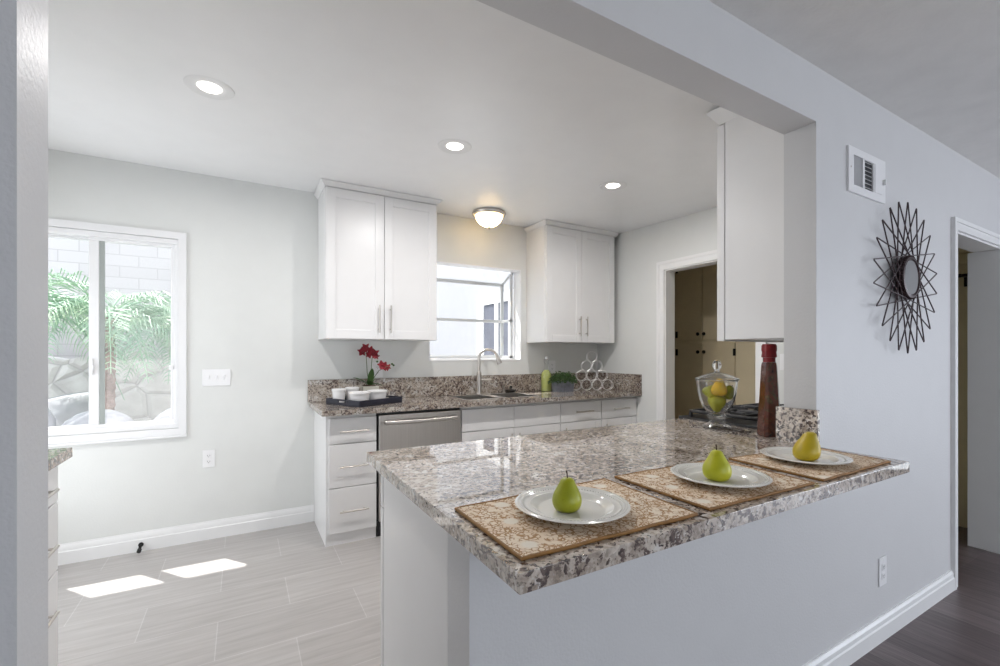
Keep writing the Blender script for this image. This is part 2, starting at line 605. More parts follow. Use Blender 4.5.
# ------------------------------------------------------------------ mesh builder
class B:
    def __init__(self):
        self.bm = bmesh.new()

    def box(self, x0, x1, y0, y1, z0, z1, bev=0.0, seg=2):
        r = bmesh.ops.create_cube(self.bm, size=1.0)
        vs = r['verts']
        for v in vs:
            v.co = Vector(((x0 + x1) / 2 + v.co.x * (x1 - x0), (y0 + y1) / 2 + v.co.y * (y1 - y0), (z0 + z1) / 2 + v.co.z * (z1 - z0)))
        if bev:
            es = list({e for v in vs for e in v.link_edges})
            bmesh.ops.bevel(self.bm, geom=es, offset=bev, segments=seg, profile=0.5, affect='EDGES')
        return self

    def frustum(self, lo, hi):
        """lo, hi: (x0, x1, y0, y1, z) rectangles."""
        vs = []
        for x0, x1, y0, y1, z in (lo, hi):
            vs += [self.bm.verts.new(p) for p in ((x0, y0, z), (x1, y0, z), (x1, y1, z), (x0, y1, z))]
        f = self.bm.faces.new
        f(vs[3::-1]); f(vs[4:8])
        for i in range(4):
            j = (i + 1) % 4
            f((vs[i], vs[j], vs[4 + j], vs[4 + i]))
        return self

    def lathe(self, prof, c=(0, 0, 0), seg=32, lean=None, sx=1.0, sy=1.0, cap=True):
        rings = []
        for r, z in prof:
            ox, oy = lean(z) if lean else (0, 0)
            ring = []
            for i in range(seg):
                a = 2 * math.pi * i / seg
                ring.append(self.bm.verts.new((c[0] + ox + sx * r * math.cos(a), c[1] + oy + sy * r * math.sin(a), c[2] + z)))
            rings.append(ring)
        for a, b in zip(rings, rings[1:]):
            for i in range(seg):
                j = (i + 1) % seg
                self.bm.faces.new((a[i], a[j], b[j], b[i]))
        if cap:
            self.bm.faces.new(rings[0][::-1])
            self.bm.faces.new(rings[-1])
        return self

    def tube(self, pts, r, seg=8, closed=False, cap=True):
        pts = [Vector(p) for p in pts]
        n = len(pts)
        rs = r if isinstance(r, (list, tuple)) else [r] * n
        rings = []
        up = None
        for i, p in enumerate(pts):
            if closed:
                t = pts[(i + 1) % n] - pts[i - 1]
            else:
                t = pts[min(i + 1, n - 1)] - pts[max(i - 1, 0)]
            t.normalize()
            if up is None:
                up = Vector((0, 0, 1)) if abs(t.z) < 0.9 else Vector((1, 0, 0))
            a = t.cross(up)
            if a.length < 1e-4:
                a = t.cross(Vector((0, 1, 0)))
            a.normalize()
            bb = a.cross(t).normalized()
            up = bb
            rings.append([self.bm.verts.new(p + rs[i] * (math.cos(2 * math.pi * k / seg) * a + math.sin(2 * math.pi * k / seg) * bb)) for k in range(seg)])
        m = n if closed else n - 1
        for i in range(m):
            A, C = rings[i], rings[(i + 1) % n]
            for k in range(seg):
                l = (k + 1) % seg
                self.bm.faces.new((A[k], A[l], C[l], C[k]))
        if cap and not closed:
            self.bm.faces.new(rings[0][::-1])
            self.bm.faces.new(rings[-1])
        return self

    def prism(self, pts, z0, z1, bev=0.0):
        """Vertical prism from an x-y outline (counter-clockwise)."""
        a = [self.bm.verts.new((x, y, z0)) for x, y in pts]
        b = [self.bm.verts.new((x, y, z1)) for x, y in pts]
        n = len(pts)
        fs = [self.bm.faces.new(a[::-1]), self.bm.faces.new(b)]
        for i in range(n):
            j = (i + 1) % n
            fs.append(self.bm.faces.new((a[i], a[j], b[j], b[i])))
        if bev:
            es = list({e for f in fs for e in f.edges})
            bmesh.ops.bevel(self.bm, geom=es, offset=bev, segments=2, profile=0.5, affect='EDGES')
        return self

    def sweep_x(self, prof, x0, x1):
        """Profile of (y, z) points swept along x."""
        a = [self.bm.verts.new((x0, y, z)) for y, z in prof]
        b = [self.bm.verts.new((x1, y, z)) for y, z in prof]
        n = len(prof)
        self.bm.faces.new(a); self.bm.faces.new(b[::-1])
        for i in range(n):
            j = (i + 1) % n
            self.bm.faces.new((a[j], a[i], b[i], b[j]))
        return self

    def sweep_y(self, prof, y0, y1):
        a = [self.bm.verts.new((x, y0, z)) for x, z in prof]
        b = [self.bm.verts.new((x, y1, z)) for x, z in prof]
        n = len(prof)
        self.bm.faces.new(a); self.bm.faces.new(b[::-1])
        for i in range(n):
            j = (i + 1) % n
            self.bm.faces.new((a[j], a[i], b[i], b[j]))
        return self

    def ball(self, c, r, seg=16, rings=10):
        r = r if isinstance(r, (tuple, list)) else (r, r, r)
        bmesh.ops.create_uvsphere(self.bm, u_segments=seg, v_segments=rings, radius=1.0,
                                  matrix=Matrix.Translation(Vector(c)) @ Matrix.Diagonal((*r, 1)))
        return self

    def face(self, pts):
        self.bm.faces.new([self.bm.verts.new(p) for p in pts])
        return self

    def holed(self, axis, p0, p1, u0, u1, z0, z1, holes):
        """Wall slab normal to axis ('x' or 'y') between p0 and p1 with rectangular holes (u0,u1,z0,z1)."""
        us = sorted({u0, u1, *[h[0] for h in holes], *[h[1] for h in holes]})
        zs = sorted({z0, z1, *[h[2] for h in holes], *[h[3] for h in holes]})
        us = [u for u in us if u0 <= u <= u1]
        zs = [z for z in zs if z0 <= z <= z1]
        cell = {}
        for i in range(len(us) - 1):
            for k in range(len(zs) - 1):
                mu, mz = (us[i] + us[i + 1]) / 2, (zs[k] + zs[k + 1]) / 2
                cell[i, k] = not any(h[0] < mu < h[1] and h[2] < mz < h[3] for h in holes)
        vc = {}

        def V(u, p, z):
            key = (round(u, 5), round(p, 5), round(z, 5))
            if key not in vc:
                vc[key] = self.bm.verts.new((u, p, z) if axis == 'y' else (p, u, z))
            return vc[key]
        for (i, k), on in cell.items():
            if not on:
                continue
            a, b, c, d = us[i], us[i + 1], zs[k], zs[k + 1]
            quads = [((a, p0, c), (b, p0, c), (b, p0, d), (a, p0, d)), ((b, p1, c), (a, p1, c), (a, p1, d), (b, p1, d))]
            if not cell.get((i - 1, k)): quads.append(((a, p1, c), (a, p0, c), (a, p0, d), (a, p1, d)))
            if not cell.get((i + 1, k)): quads.append(((b, p0, c), (b, p1, c), (b, p1, d), (b, p0, d)))
            if not cell.get((i, k - 1)): quads.append(((a, p1, c), (b, p1, c), (b, p0, c), (a, p0, c)))
            if not cell.get((i, k + 1)): quads.append(((a, p0, d), (b, p0, d), (b, p1, d), (a, p1, d)))
            for q in quads:
                self.bm.faces.new([V(*p) for p in q])
        return self


def world_loc(o):
    v = Vector((0, 0, 0))
    while o is not None:
        v = v + o.location
        o = o.parent
    return v


def obj(name, b, mat, parent=None, local=False, sharp=35, loc=None):
    """Link the builder's mesh as ONE object. Meshes are given in world coordinates unless local."""
    bm = b.bm
    if parent is not None and not local:
        bmesh.ops.translate(bm, verts=bm.verts, vec=-world_loc(parent))
    if parent is None and loc is not None:
        bmesh.ops.translate(bm, verts=bm.verts, vec=-Vector(loc))
    bmesh.ops.recalc_face_normals(bm, faces=bm.faces)
    me = bpy.data.meshes.new(name)
    bm.to_mesh(me)
    bm.free()
    me.polygons.foreach_set('use_smooth', [True] * len(me.polygons))
    me.set_sharp_from_angle(angle=math.radians(sharp))
    me.materials.append(mat if not isinstance(mat, str) else M[mat])
    o = bpy.data.objects.new(name, me)
    COL.objects.link(o)
    wn = o.modifiers.new('weighted_normals', 'WEIGHTED_NORMAL')
    wn.keep_sharp = True
    if parent is not None:
        o.parent = parent
    elif loc is not None:
        o.location = loc
    return o


def tag(o, label, cat, group=None, kind=None):
    o['label'] = label
    o['category'] = cat
    if group:
        o['group'] = group
    if kind:
        o['kind'] = kind
    return o


def thing(name, label, cat, loc=(0, 0, 0), group=None):
    o = bpy.data.objects.new(name, None)
    o.empty_display_size = 0.05
    COL.objects.link(o)
    o.location = loc
    return tag(o, label, cat, group)


def struct(name, b, mat, parent=None, sharp=35):
    o = obj(name, b, mat, parent, sharp=sharp)
    o['kind'] = 'structure'
    return o


def copy_tree(o, parent=None):
    c = o.copy()
    COL.objects.link(c)
    if parent is not None:
        c.parent = parent
    for ch in list(o.children):
        copy_tree(ch, c)
    return c


# ------------------------------------------------------------------ the shell
struct('floor_kitchen', B().box(XL - 0.1, 4.78, 0.959, YW + 0.12, -0.05, 0.0), 'tile')
struct('floor_living', B().box(-3.0, 6.0, -4.3, 0.959, -0.05, 0.0).box(3.36, 4.75, 0.959, 1.70, -0.03, 0.0015), 'wood')

# ceilings
b = B()
b.sweep_x([(YK - 0.06, zceil(YK - 0.06)), (YW + 0.12, zceil(YW + 0.12)), (YW + 0.12, 2.62), (YK - 0.06, 2.62)], XL - 0.1, XR + 0.06)
struct('ceiling_kitchen', b, 'ceiling')
struct('ceiling_living', B().box(-3.0, 6.0, -4.3, YP + 0.04, ZL, ZL + 0.1), 'ceiling_living')

# window wall (back), kitchen side walls
W1 = (-1.25, -0.37, 0.775, 2.035)     # slider opening
W2 = (1.396, 2.339, 1.206, 2.08)       # garden window opening
struct('wall_back', B().holed('y', YW, YW + 0.12, XL - 0.12, 4.9, 0, 2.62, [W1, W2]), 'wall')
D3 = (2.48, 3.48, 0.0, 2.09)
struct('wall_left', B().holed('x', XL - 0.12, XL, 0.96, YW, 0, 2.62, [D3]), 'wall')
b = B()
for a in ((2.481, 2.56, 0.001, 2.089), (3.40, 3.479, 0.001, 2.089), (2.5605, 3.3995, 2.0, 2.089), (2.5605, 3.3995, 0.001, 0.12), (2.965, 2.995, 0.1205, 1.9995)):
    b.box(XL - 0.07, XL - 0.03, a[0], a[1], a[2], a[3])
d3 = struct('invented_door', b, 'trim')  # invented glazed door, out of view, made for the added daylight lamp
obj('invented_door_glass', B().face([(XL - 0.05, 2.555, 0.115), (XL - 0.05, 3.405, 0.115), (XL - 0.05, 3.405, 2.005), (XL - 0.05, 2.555, 2.005)]), 'pane', d3)
D1 = (1.945, 2.785, 0.0, 2.028)
struct('wall_right', B().holed('x', XR, XR + 0.12, 0.96, YW, 0, 2.62, [D1]), 'wall')

# partition between kitchen and living room, with the serving opening and the doorway
OPEN = (XJL, XJ, 0.0, ZH)
D2 = (3.388, 4.175, 0.0, 1.948)
struct('wall_partition', B().holed('y', YP, YK, -3.0, 6.0, 0, 2.62, [OPEN, D2]), 'wall_living')
struct('wall_half', B().box(0.437, XJ, YP, YK, 0, 0.878), 'wall_living')

# living room shell behind the camera
LW = (-0.6, 3.8, 0.25, 2.2)
struct('wall_rear', B().holed('y', -4.3, -4.2, -3.0, 6.0, 0, 2.5, [LW]), 'wall_living')
struct('wall_living_left', B().box(-3.1, -3.0, -4.3, YK, 0, 2.5), 'wall_living')
PW = (-3.1, -0.7, 0.05, 2.1)
struct('wall_living_right', B().holed('x', 6.0, 6.1, -4.3, YK, 0, 2.5, [PW]), 'wall_living')

# laundry room and closet beyond
struct('wall_laundry', B().box(4.78, 4.88, 1.70, YW, 0, 2.62).box(XR + 0.12, 4.88, 1.70, 1.80, 0, 2.62), 'beige_wall')
struct('ceiling_laundry', B().box(XR + 0.12, 4.88, 1.70, YW, 2.45, 2.55), 'beige_wall')
struct('wall_closet', B().box(4.58, 4.68, YK, 1.70, 0, 2.62).box(XR + 0.12, 3.42, YK, 1.70, 0, 2.6).box(3.42, 4.58, 1.66, 1.70, 0, 2.6), 'beige_wall')
struct('ceiling_closet', B().box(3.4, 4.68, YK, 1.70, 2.3, 2.4), 'beige_wall')


# baseboards: profile with a stepped, moulded top
def board_prof(sign, p, h=0.122, t=0.016):
    return [(p, 0), (p + sign * t, 0), (p + sign * t, h * 0.62), (p + sign * t * 0.72, h * 0.66), (p + sign * t * 0.72, h * 0.84), (p + sign * t * 0.3, h * 0.93), (p + sign * t * 0.3, h), (p, h)]


struct('baseboard_back', B().sweep_x(board_prof(-1, YW), XL, 0.472), 'trim')
struct('baseboard_partition', B().sweep_x(board_prof(-1, YP, 0.105), 0.437, 3.352), 'trim')
struct('baseboard_left_partition', B().sweep_x(board_prof(-1, YP, 0.105), -3.0, XJL), 'trim')
struct('baseboard_right', B().sweep_y(board_prof(-1, XR), 2.862, 3.108), 'trim')


# door casings
def casing_boxes(b, axis, p, out, u0, u1, z, w, t):
    """Two-step casing around an opening u0..u1 with head at z; p the wall face, out = +-1."""
    lo, hi = sorted((p, p + out * t * 0.65))
    lo2, hi2 = sorted((p + out * t * 0.64, p + out * t))
    e = w * 0.35

    def bx(a0, a1, q0, q1, z0, z1):
        if axis == 'y':
            b.box(a0, a1, q0, q1, z0, z1)
        else:
            b.box(q0, q1, a0, a1, z0, z1)
    bx(u0 - w, u0, lo, hi, 0, z)
    bx(u1, u1 + w, lo, hi, 0, z)
    bx(u0 - w, u1 + w, lo, hi, z, z + w)
    bx(u0 - w, u0 - w + e, lo2, hi2, 0, z + w - e)
    bx(u1 + w - e, u1 + w, lo2, hi2, 0, z + w - e)
    bx(u0 - w, u1 + w, lo2, hi2, z + w - e, z + w)
    return b


b = casing_boxes(B(), 'x', XR, -1, D1[0], D1[1], D1[3], 0.075, 0.02)
b.box(XR + 0.0005, XR + 0.12, D1[1] - 0.012, D1[1] - 0.0005, 0, D1[3] - 0.0125).box(XR + 0.0005, XR + 0.12, D1[0] + 0.0005, D1[0] + 0.012, 0, D1[3] - 0.0125).box(XR + 0.0005, XR + 0.12, D1[0] + 0.0005, D1[1] - 0.0005, D1[3] - 0.012, D1[3] - 0.0005)
struct('door_1', b, 'trim')
b = casing_boxes(B(), 'y', YP, -1, D2[0], D2[1], D2[3], 0.062, 0.018)
b.box(D2[0] + 0.0005, D2[0] + 0.006, YP + 0.0005, YK, 0, D2[3] - 0.0125).box(D2[1] - 0.006, D2[1] - 0.0005, YP + 0.0005, 1.046, 0, D2[3] - 0.0125).box(D2[0] + 0.0005, D2[1] - 0.0005, YP + 0.0005, YK, D2[3] - 0.012, D2[3] - 0.0005)
struct('door_2', b, 'trim')

# ------------------------------------------------------------------ window 1: horizontal slider
x0, x1, z0, z1 = W1
fr = B()
c0 = 0.044
# casing on the wall face (flat picture frame) and the outer vinyl frame
for a in ((x0 - c0, x1 + c0, z1, z1 + c0), (x0 - c0, x1 + c0, z0 - c0, z0), (x0 - c0, x0, z0, z1), (x1, x1 + c0, z0, z1)):
    fr.box(a[0], a[1], YW - 0.014, YW - 0.0005, a[2], a[3])
fr.box(x0 - c0 - 0.005, x1 + c0 + 0.005, YW - 0.026, YW - 0.0005, z0 - c0 - 0.014, z0 - c0 - 0.0005, 0.003, 1)
for a in ((x0 + .0005, x1 - .0005, z1 - 0.035, z1 - .0005), (x0 + .0005, x1 - .0005, z0 + .0005, z0 + 0.035), (x0 + .0005, x0 + 0.022, z0 + 0.0352, z1 - 0.0352), (x1 - 0.022, x1 - .0005, z0 + 0.0352, z1 - 0.0352)):
    fr.box(a[0], a[1], YW + 0.002, YW + 0.10, a[2], a[3], 0.003, 1)
win1 = struct('window_1', fr, 'vinyl')


def sash(name, x0, x1, z0, z1, y, w, glassmat, parent, wl=None):
    b = B()
    wl = wl or w
    b.box(x0, x1, y, y + 0.03, z1 - w, z1, 0.003, 1).box(x0, x1, y, y + 0.03, z0, z0 + w, 0.003, 1)
    b.box(x0, x0 + wl, y, y + 0.03, z0 + w, z1 - w, 0.003, 1).box(x1 - w, x1, y, y + 0.03, z0 + w, z1 - w, 0.003, 1)
    s = obj(name, b, 'vinyl', parent)
    ya, xa, xb, za, zb_ = y + 0.014, x0 + wl - 0.004, x1 - w + 0.004, z0 + w - 0.004, z1 - w + 0.004
    obj('window_pane', B().face([(xa, ya, za), (xb, ya, za), (xb, ya, zb_), (xa, ya, zb_)]), glassmat, s)
    return s


s1 = sash('fixed_sash', -1.212, -0.785, 0.808, 2.002, YW + 0.060, 0.016, 'pane', win1)
s2 = sash('sliding_sash', -0.828, -0.388, 0.803, 2.006, YW + 0.018, 0.026, 'hazy_pane', win1, 0.05)
obj('stile_channel_side', B().box(-0.7775, -0.752, YW + 0.020, YW + 0.031, 0.83, 1.979), 'channel_side', s2)  # grey-green strip standing for the side of the sash channel
obj('sash_latch', B().box(-0.819, -0.806, YW + 0.004, YW + 0.018, 1.14, 1.24, 0.003).box(-0.818, -0.80, YW - 0.008, YW + 0.006, 1.17, 1.20, 0.003), 'vinyl', s2)
obj('sash_bumper', B().box(-0.424, -0.398, YW + 0.006, YW + 0.018, 1.165, 1.195, 0.003), 'vinyl', s2)

# ------------------------------------------------------------------ window 2: projecting garden window over the sink
x0, x1, z0, z1 = W2
GY = YW + 0.335
b = B()
for a in ((x0 + .0005, x1 - .0005, z1 - 0.008, z1 - .0005), (x0 + .0005, x1 - .0005, z0 + .0005, z0 + 0.01), (x0 + .0005, x0 + 0.008, z0 + 0.0102, z1 - 0.0082), (x1 - 0.008, x1 - .0005, z0 + 0.0102, z1 - 0.0082)):
    b.box(a[0], a[1], YW - 0.003, YW + 0.125, a[2], a[3])
b.box(x0, x1, YW + 0.126, GY + 0.02, z0 - 0.03, z0 + 0.0195)          # projecting seat board
win2 = struct('window_2', b, 'vinyl')
xi0, xi1 = x0 + 0.03, x1 - 0.03
zt = 1.975
fr = B()
for x in (xi0, xi1):
    fr.box(x - 0.016, x + 0.016, GY - 0.03, GY, z0 + 0.02, zt, 0.003, 1)
    fr.tube([(x, YW + 0.115, z1 - 0.02), (x, GY - 0.012, zt)], 0.015, 6)
    fr.box(x - 0.012, x + 0.012, YW + 0.12, GY - 0.02, 1.585, 1.61, 0.002, 1)
    fr.box(x - 0.012, x + 0.012, YW + 0.12, GY - 0.02, z0 + 0.02, z0 + 0.045, 0.002, 1)
    fr.box(x - 0.012, x + 0.012, YW + 0.12, YW + 0.145, z0 + 0.02, z1 - 0.02, 0.002, 1)
fr.box(xi0, xi1, GY - 0.03, GY, zt - 0.02, zt + 0.012, 0.003, 1)
fr.box(xi0, xi1, GY - 0.028, GY, 1.583, 1.612, 0.003, 1)
fr.box(xi0, xi1, GY - 0.03, GY, z0 + 0.02, z0 + 0.05, 0.003, 1)
obj('garden_window_frame', fr, 'alum', win2)
g = B()
g.face([(xi0, GY - 0.012, z0 + 0.04), (xi1, GY - 0.012, z0 + 0.04), (xi1, GY - 0.012, zt), (xi0, GY - 0.012, zt)])
obj('front_pane', g, 'pane', win2)
obj('roof_pane', B().face([(xi0, YW + 0.12, z1 - 0.018), (xi1, YW + 0.12, z1 - 0.018), (xi1, GY - 0.01, zt + 0.006), (xi0, GY - 0.01, zt + 0.006)]), 'pane', win2)
for x in (xi0, xi1):
    obj('side_pane', B().face([(x, YW + 0.12, z0 + 0.02), (x, GY - 0.012, z0 + 0.02), (x, GY - 0.012, zt), (x, YW + 0.12, z1 - 0.02)]), 'pane', win2)

# ------------------------------------------------------------------ eave of the house over both windows
struct('roof_eave', B().box(XL - 0.6, 1.0, YW + 0.12, 4.312, 2.45, 2.60).box(1.0, 3.1, YW + 0.12, 4.12, 2.45, 2.60), 'roof')

# ------------------------------------------------------------------ cabinet helpers
def bar_handle(parent, p0, p1, out, r=0.0055, stand=0.03):
    """Bar pull from p0 to p1 standing off along out from the surface."""
    p0, p1, out = Vector(p0), Vector(p1), Vector(out)
    d = (p1 - p0)
    q0, q1 = p0 + out * stand, p1 + out * stand
    b = B().tube([q0, q1], r, 12)
    for t in (0.14, 0.86):
        a = p0 + d * t
        b.tube([a, a + out * stand], r * 0.8, 8)
    return obj('bar_handle', b, 'nickel', parent)


def shaker(b, x0, x1, z0, z1, y, t=0.02, w=0.065, rec=0.009):
    """Shaker door facing -y, front face at y."""
    b.box(x0, x0 + w, y, y + t, z0, z1, 0.0015, 1).box(x1 - w, x1, y, y + t, z0, z1, 0.0015, 1)
    b.box(x0 + w, x1 - w, y, y + t, z0, z0 + w, 0.0015, 1).box(x0 + w, x1 - w, y, y + t, z1 - w, z1, 0.0015, 1)
    b.box(x0 + w - 0.002, x1 - w + 0.002, y + rec, y + t - 0.002, z0 + w - 0.002, z1 - w + 0.002)
    return b


# ------------------------------------------------------------------ upper cabinets on the back wall
def upper_cabinet(x0, x1, yf, xm, label, zb=1.377, zd=2.444, hx=(0.876, 0.962), hz=(1.425, 1.63)):
    t = thing('wall_cabinet', label, 'cabinet', (x0, YW, zb), 'shaker wall cabinets beside the sink window')
    obj('cabinet_body', B().box(x0, x1, yf + 0.021, YW - 0.001, zb, zd + 0.004, 0.001, 1), 'cab', t)
    for (a, c), h in zip(((x0 + 0.006, xm - 0.002), (xm + 0.002, x1 - 0.003)), hx):
        d = obj('door', shaker(B(), a, c, zb + 0.002, zd, yf), 'cab', t)
        bar_handle(d, (h, yf, hz[0]), (h, yf, hz[1]), (0, -1, 0))
    zt = zceil(yf) - 0.002
    cr = B()
    e1 = min(x1 + 0.032, XR - 0.002)
    cr.frustum((x0 - 0.004, x1 + 0.002 if x1 < 3 else e1, yf, YW - 0.001, zd + 0.0045), (x0 - 0.026, e1, yf - 0.026, YW - 0.001, zt - 0.010))
    cr.box(x0 - 0.030, e1, yf - 0.030, YW - 0.001, zt - 0.010, zt)
    obj('crown_moulding', cr, 'cab', t)
    return t


upper_cabinet(0.503, 1.337, 3.335, 0.918, 'white two-door shaker wall cabinet left of the sink window')
upper_cabinet(2.400, 3.243, 3.345, 2.820, 'white two-door shaker wall cabinet in the far corner, right of the sink window', hx=(2.785, 2.868), hz=(1.437, 1.625))

# upper cabinet on the kitchen side of the partition
zb, zd = 1.338, 2.345
t = thing('wall_cabinet', 'white wall cabinet seen end-on above the cooktop beside the opening', 'cabinet', (1.95, YK, zb))
obj('cabinet_body', B().box(1.95, 2.86, YK + 0.001, 1.296, zb, zd + 0.003, 0.001, 1), 'cab', t)
for a, c in ((1.952, 2.403), (2.407, 2.858)):
    dd = B()
    w = 0.065
    y = 1.301
    dd.box(a, a + w, y, y + 0.038, zb - 0.006, zd, 0.0015, 1).box(c - w, c, y, y + 0.038, zb - 0.006, zd, 0.0015, 1)
    dd.box(a + w, c - w, y, y + 0.038, zb - 0.006, zb + w, 0.0015, 1).box(a + w, c - w, y, y + 0.038, zd - w, zd, 0.0015, 1)
    dd.box(a + w - 0.002, c - w + 0.002, y + 0.002, y + 0.028, zb + w - 0.002, zd - w + 0.002)
    d = obj('door', dd, 'cab', t)
    hxx = c - 0.035 if a < 2.2 else a + 0.035
    bar_handle(d, (hxx, y + 0.038, zb + 0.05), (hxx, y + 0.038, zb + 0.24), (0, 1, 0))
cr = B()
cr.frustum((1.948, 2.862, YK + 0.001, 1.324, zd + 0.003), (1.905, 2.90, YK + 0.001, 1.362, zd + 0.058))
cr.box(1.903, 2.902, YK + 0.001, 1.364, zd + 0.058, zceil(YK) - 0.004)
obj('crown_moulding', cr, 'cab', t)

# ------------------------------------------------------------------ base cabinets on the back wall
YF = 3.11          # drawer fronts
YC = 3.13          # carcass front
ZB = 0.868


def base_box(t, x0, x1, toe=True):
    b = B().box(x0, x1, YC, YW - 0.001, 0.0, ZB, 0.001, 1)
    obj('cabinet_body', b, 'cab', t)


def front(name, t, x0, x1, z0, z1, handle=None):
    d = obj(name, B().box(x0, x1, YF, YC - 0.001, z0, z1, 0.0015, 1), 'cab', t)
    if handle:
        bar_handle(d, (handle[0], YF, handle[2]), (handle[1], YF, handle[2]), (0, -1, 0))
    return d


t = thing('base_cabinet', 'white three-drawer base cabinet with exposed side, beside the dishwasher', 'cabinet', (0.474, YW, 0), 'white base cabinets under the sink counter')
base_box(t, 0.474, 0.803)
for z0, z1, hz in ((0.675, 0.843, 0.755), (0.385, 0.669, 0.523), (0.083, 0.379, 0.226)):
    front('drawer', t, 0.492, 0.801, z0, z1, (0.556, 0.744, hz))

t = thing('base_cabinet', 'white sink base cabinet with plain false fronts, right of the dishwasher', 'cabinet', (1.445, YW, 0), 'white base cabinets under the sink counter')
sinkcab = B().box(1.445, 1.465, YC, YW - 0.001, 0.0, ZB).box(2.363, 2.383, YC, YW - 0.001, 0.0, ZB).box(1.465, 2.363, YC, YW - 0.001, 0, 0.10)
sinkcab.box(1.465, 2.363, YC, YC + 0.018, 0.10, ZB).box(1.465, 2.363, YW - 0.02, YW - 0.001, 0.10, ZB)
obj('cabinet_body', sinkcab, 'cab', t)
for a, c in ((1.449, 1.912), (1.916, 2.381)):
    front('false_front', t, a, c, 0.675, 0.842)
    d = obj('door', shaker(B(), a, c, 0.083, 0.669, YF, 0.019), 'cab', t)
    hxx = c - 0.035 if a < 1.6 else a + 0.035
    bar_handle(d, (hxx, YF, 0.44), (hxx, YF, 0.63), (0, -1, 0))
for i, (a, c, h, lab) in enumerate(((2.385, 2.849, (2.538, 2.733), 'white drawer base cabinet between the sink cabinet and the corner cabinet'),
                                    (2.853, 3.303, (2.99, 3.18), 'white drawer base cabinet against the right kitchen wall, under the wire rack'))):
    t = thing('base_cabinet', lab, 'cabinet', (a, YW, 0), 'white base cabinets under the sink counter')
    base_box(t, a, c)
    front('drawer', t, a + 0.002, c - 0.002, 0.675, 0.842, (h[0], h[1], 0.758))
    d = obj('door', shaker(B(), a + 0.002, c - 0.002, 0.083, 0.669, YF, 0.019), 'cab', t)
    bar_handle(d, (a + 0.04, YF, 0.44), (a + 0.04, YF, 0.63), (0, -1, 0))

# dishwasher
t = thing('dishwasher', 'stainless steel dishwasher with a curved towel-bar handle', 'dishwasher', (0.805, YW, 0))
obj('dishwasher_body', B().box(0.806, 1.442, YC + 0.012, YW - 0.02, 0.0, 0.866, 0.001, 1), 'black', t)
d = obj('dishwasher_door', B().box(0.816, 1.432, YF - 0.016, YC + 0.011, 0.115, 0.848, 0.006, 3), 'steel', t)
pts = [(0.855 + (1.395 - 0.855) * i / 16, YF - 0.028 - 0.028 * math.sin(math.pi * i / 16), 0.795) for i in range(17)]
hb = B().tube(pts, 0.016, 12)
hb.tube([(0.862, YF - 0.014, 0.795), (0.862, YF - 0.032, 0.795)], 0.012, 8).tube([(1.388, YF - 0.014, 0.795), (1.388, YF - 0.032, 0.795)], 0.012, 8)
obj('door_handle', hb, 'steel', d)
obj('toe_plate', B().box(0.812, 1.436, YC - 0.004, YC + 0.012, 0.005, 0.108, 0.001, 1), 'black', t)

# back countertop with the two sink cut-outs, upstand and side splash
bowls = ((1.535, 1.845, 3.215, 3.555), (1.895, 2.235, 3.215, 3.575))
CX0, CX1, CY0 = 0.440, XR - 0.001, 3.050
bb = B()
us = sorted({CX0, CX1, *[q for bw in bowls for q in bw[:2]]})
vs_ = sorted({CY0, YW - 0.001, *[q for bw in bowls for q in bw[2:]]})
cells = {}
for i in range(len(us) - 1):
    for k in range(len(vs_) - 1):
        mx, my = (us[i] + us[i + 1]) / 2, (vs_[k] + vs_[k + 1]) / 2
        cells[i, k] = not any(q[0] < mx < q[1] and q[2] < my < q[3] for q in bowls)
cache = {}


def cv(x, y, z):
    key = (round(x, 5), round(y, 5), round(z, 5))
    if key not in cache:
        cache[key] = bb.bm.verts.new((x, y, z))
    return cache[key]


ZS0 = CT - 0.035
for (i, k), on in cells.items():
    if not on:
        continue
    a, c, p, q = us[i], us[i + 1], vs_[k], vs_[k + 1]
    fs = [((a, p, CT), (c, p, CT), (c, q, CT), (a, q, CT)), ((a, q, ZS0), (c, q, ZS0), (c, p, ZS0), (a, p, ZS0))]
    if not cells.get((i - 1, k)): fs.append(((a, q, ZS0), (a, p, ZS0), (a, p, CT), (a, q, CT)))
    if not cells.get((i + 1, k)): fs.append(((c, p, ZS0), (c, q, ZS0), (c, q, CT), (c, p, CT)))
    if not cells.get((i, k - 1)): fs.append(((a, p, ZS0), (c, p, ZS0), (c, p, CT), (a, p, CT)))
    if not cells.get((i, k + 1)): fs.append(((c, q, ZS0), (a, q, ZS0), (a, q, CT), (c, q, CT)))
    for f in fs:
        bb.bm.faces.new([cv(*pp) for pp in f])
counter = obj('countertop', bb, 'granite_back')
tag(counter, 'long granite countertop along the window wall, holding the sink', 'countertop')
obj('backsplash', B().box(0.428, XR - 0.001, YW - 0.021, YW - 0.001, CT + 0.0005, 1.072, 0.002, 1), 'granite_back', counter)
obj('side_splash', B().box(XR - 0.021, XR - 0.001, CY0, YW - 0.022, CT + 0.0005, 1.072, 0.002, 1), 'granite_back', counter)

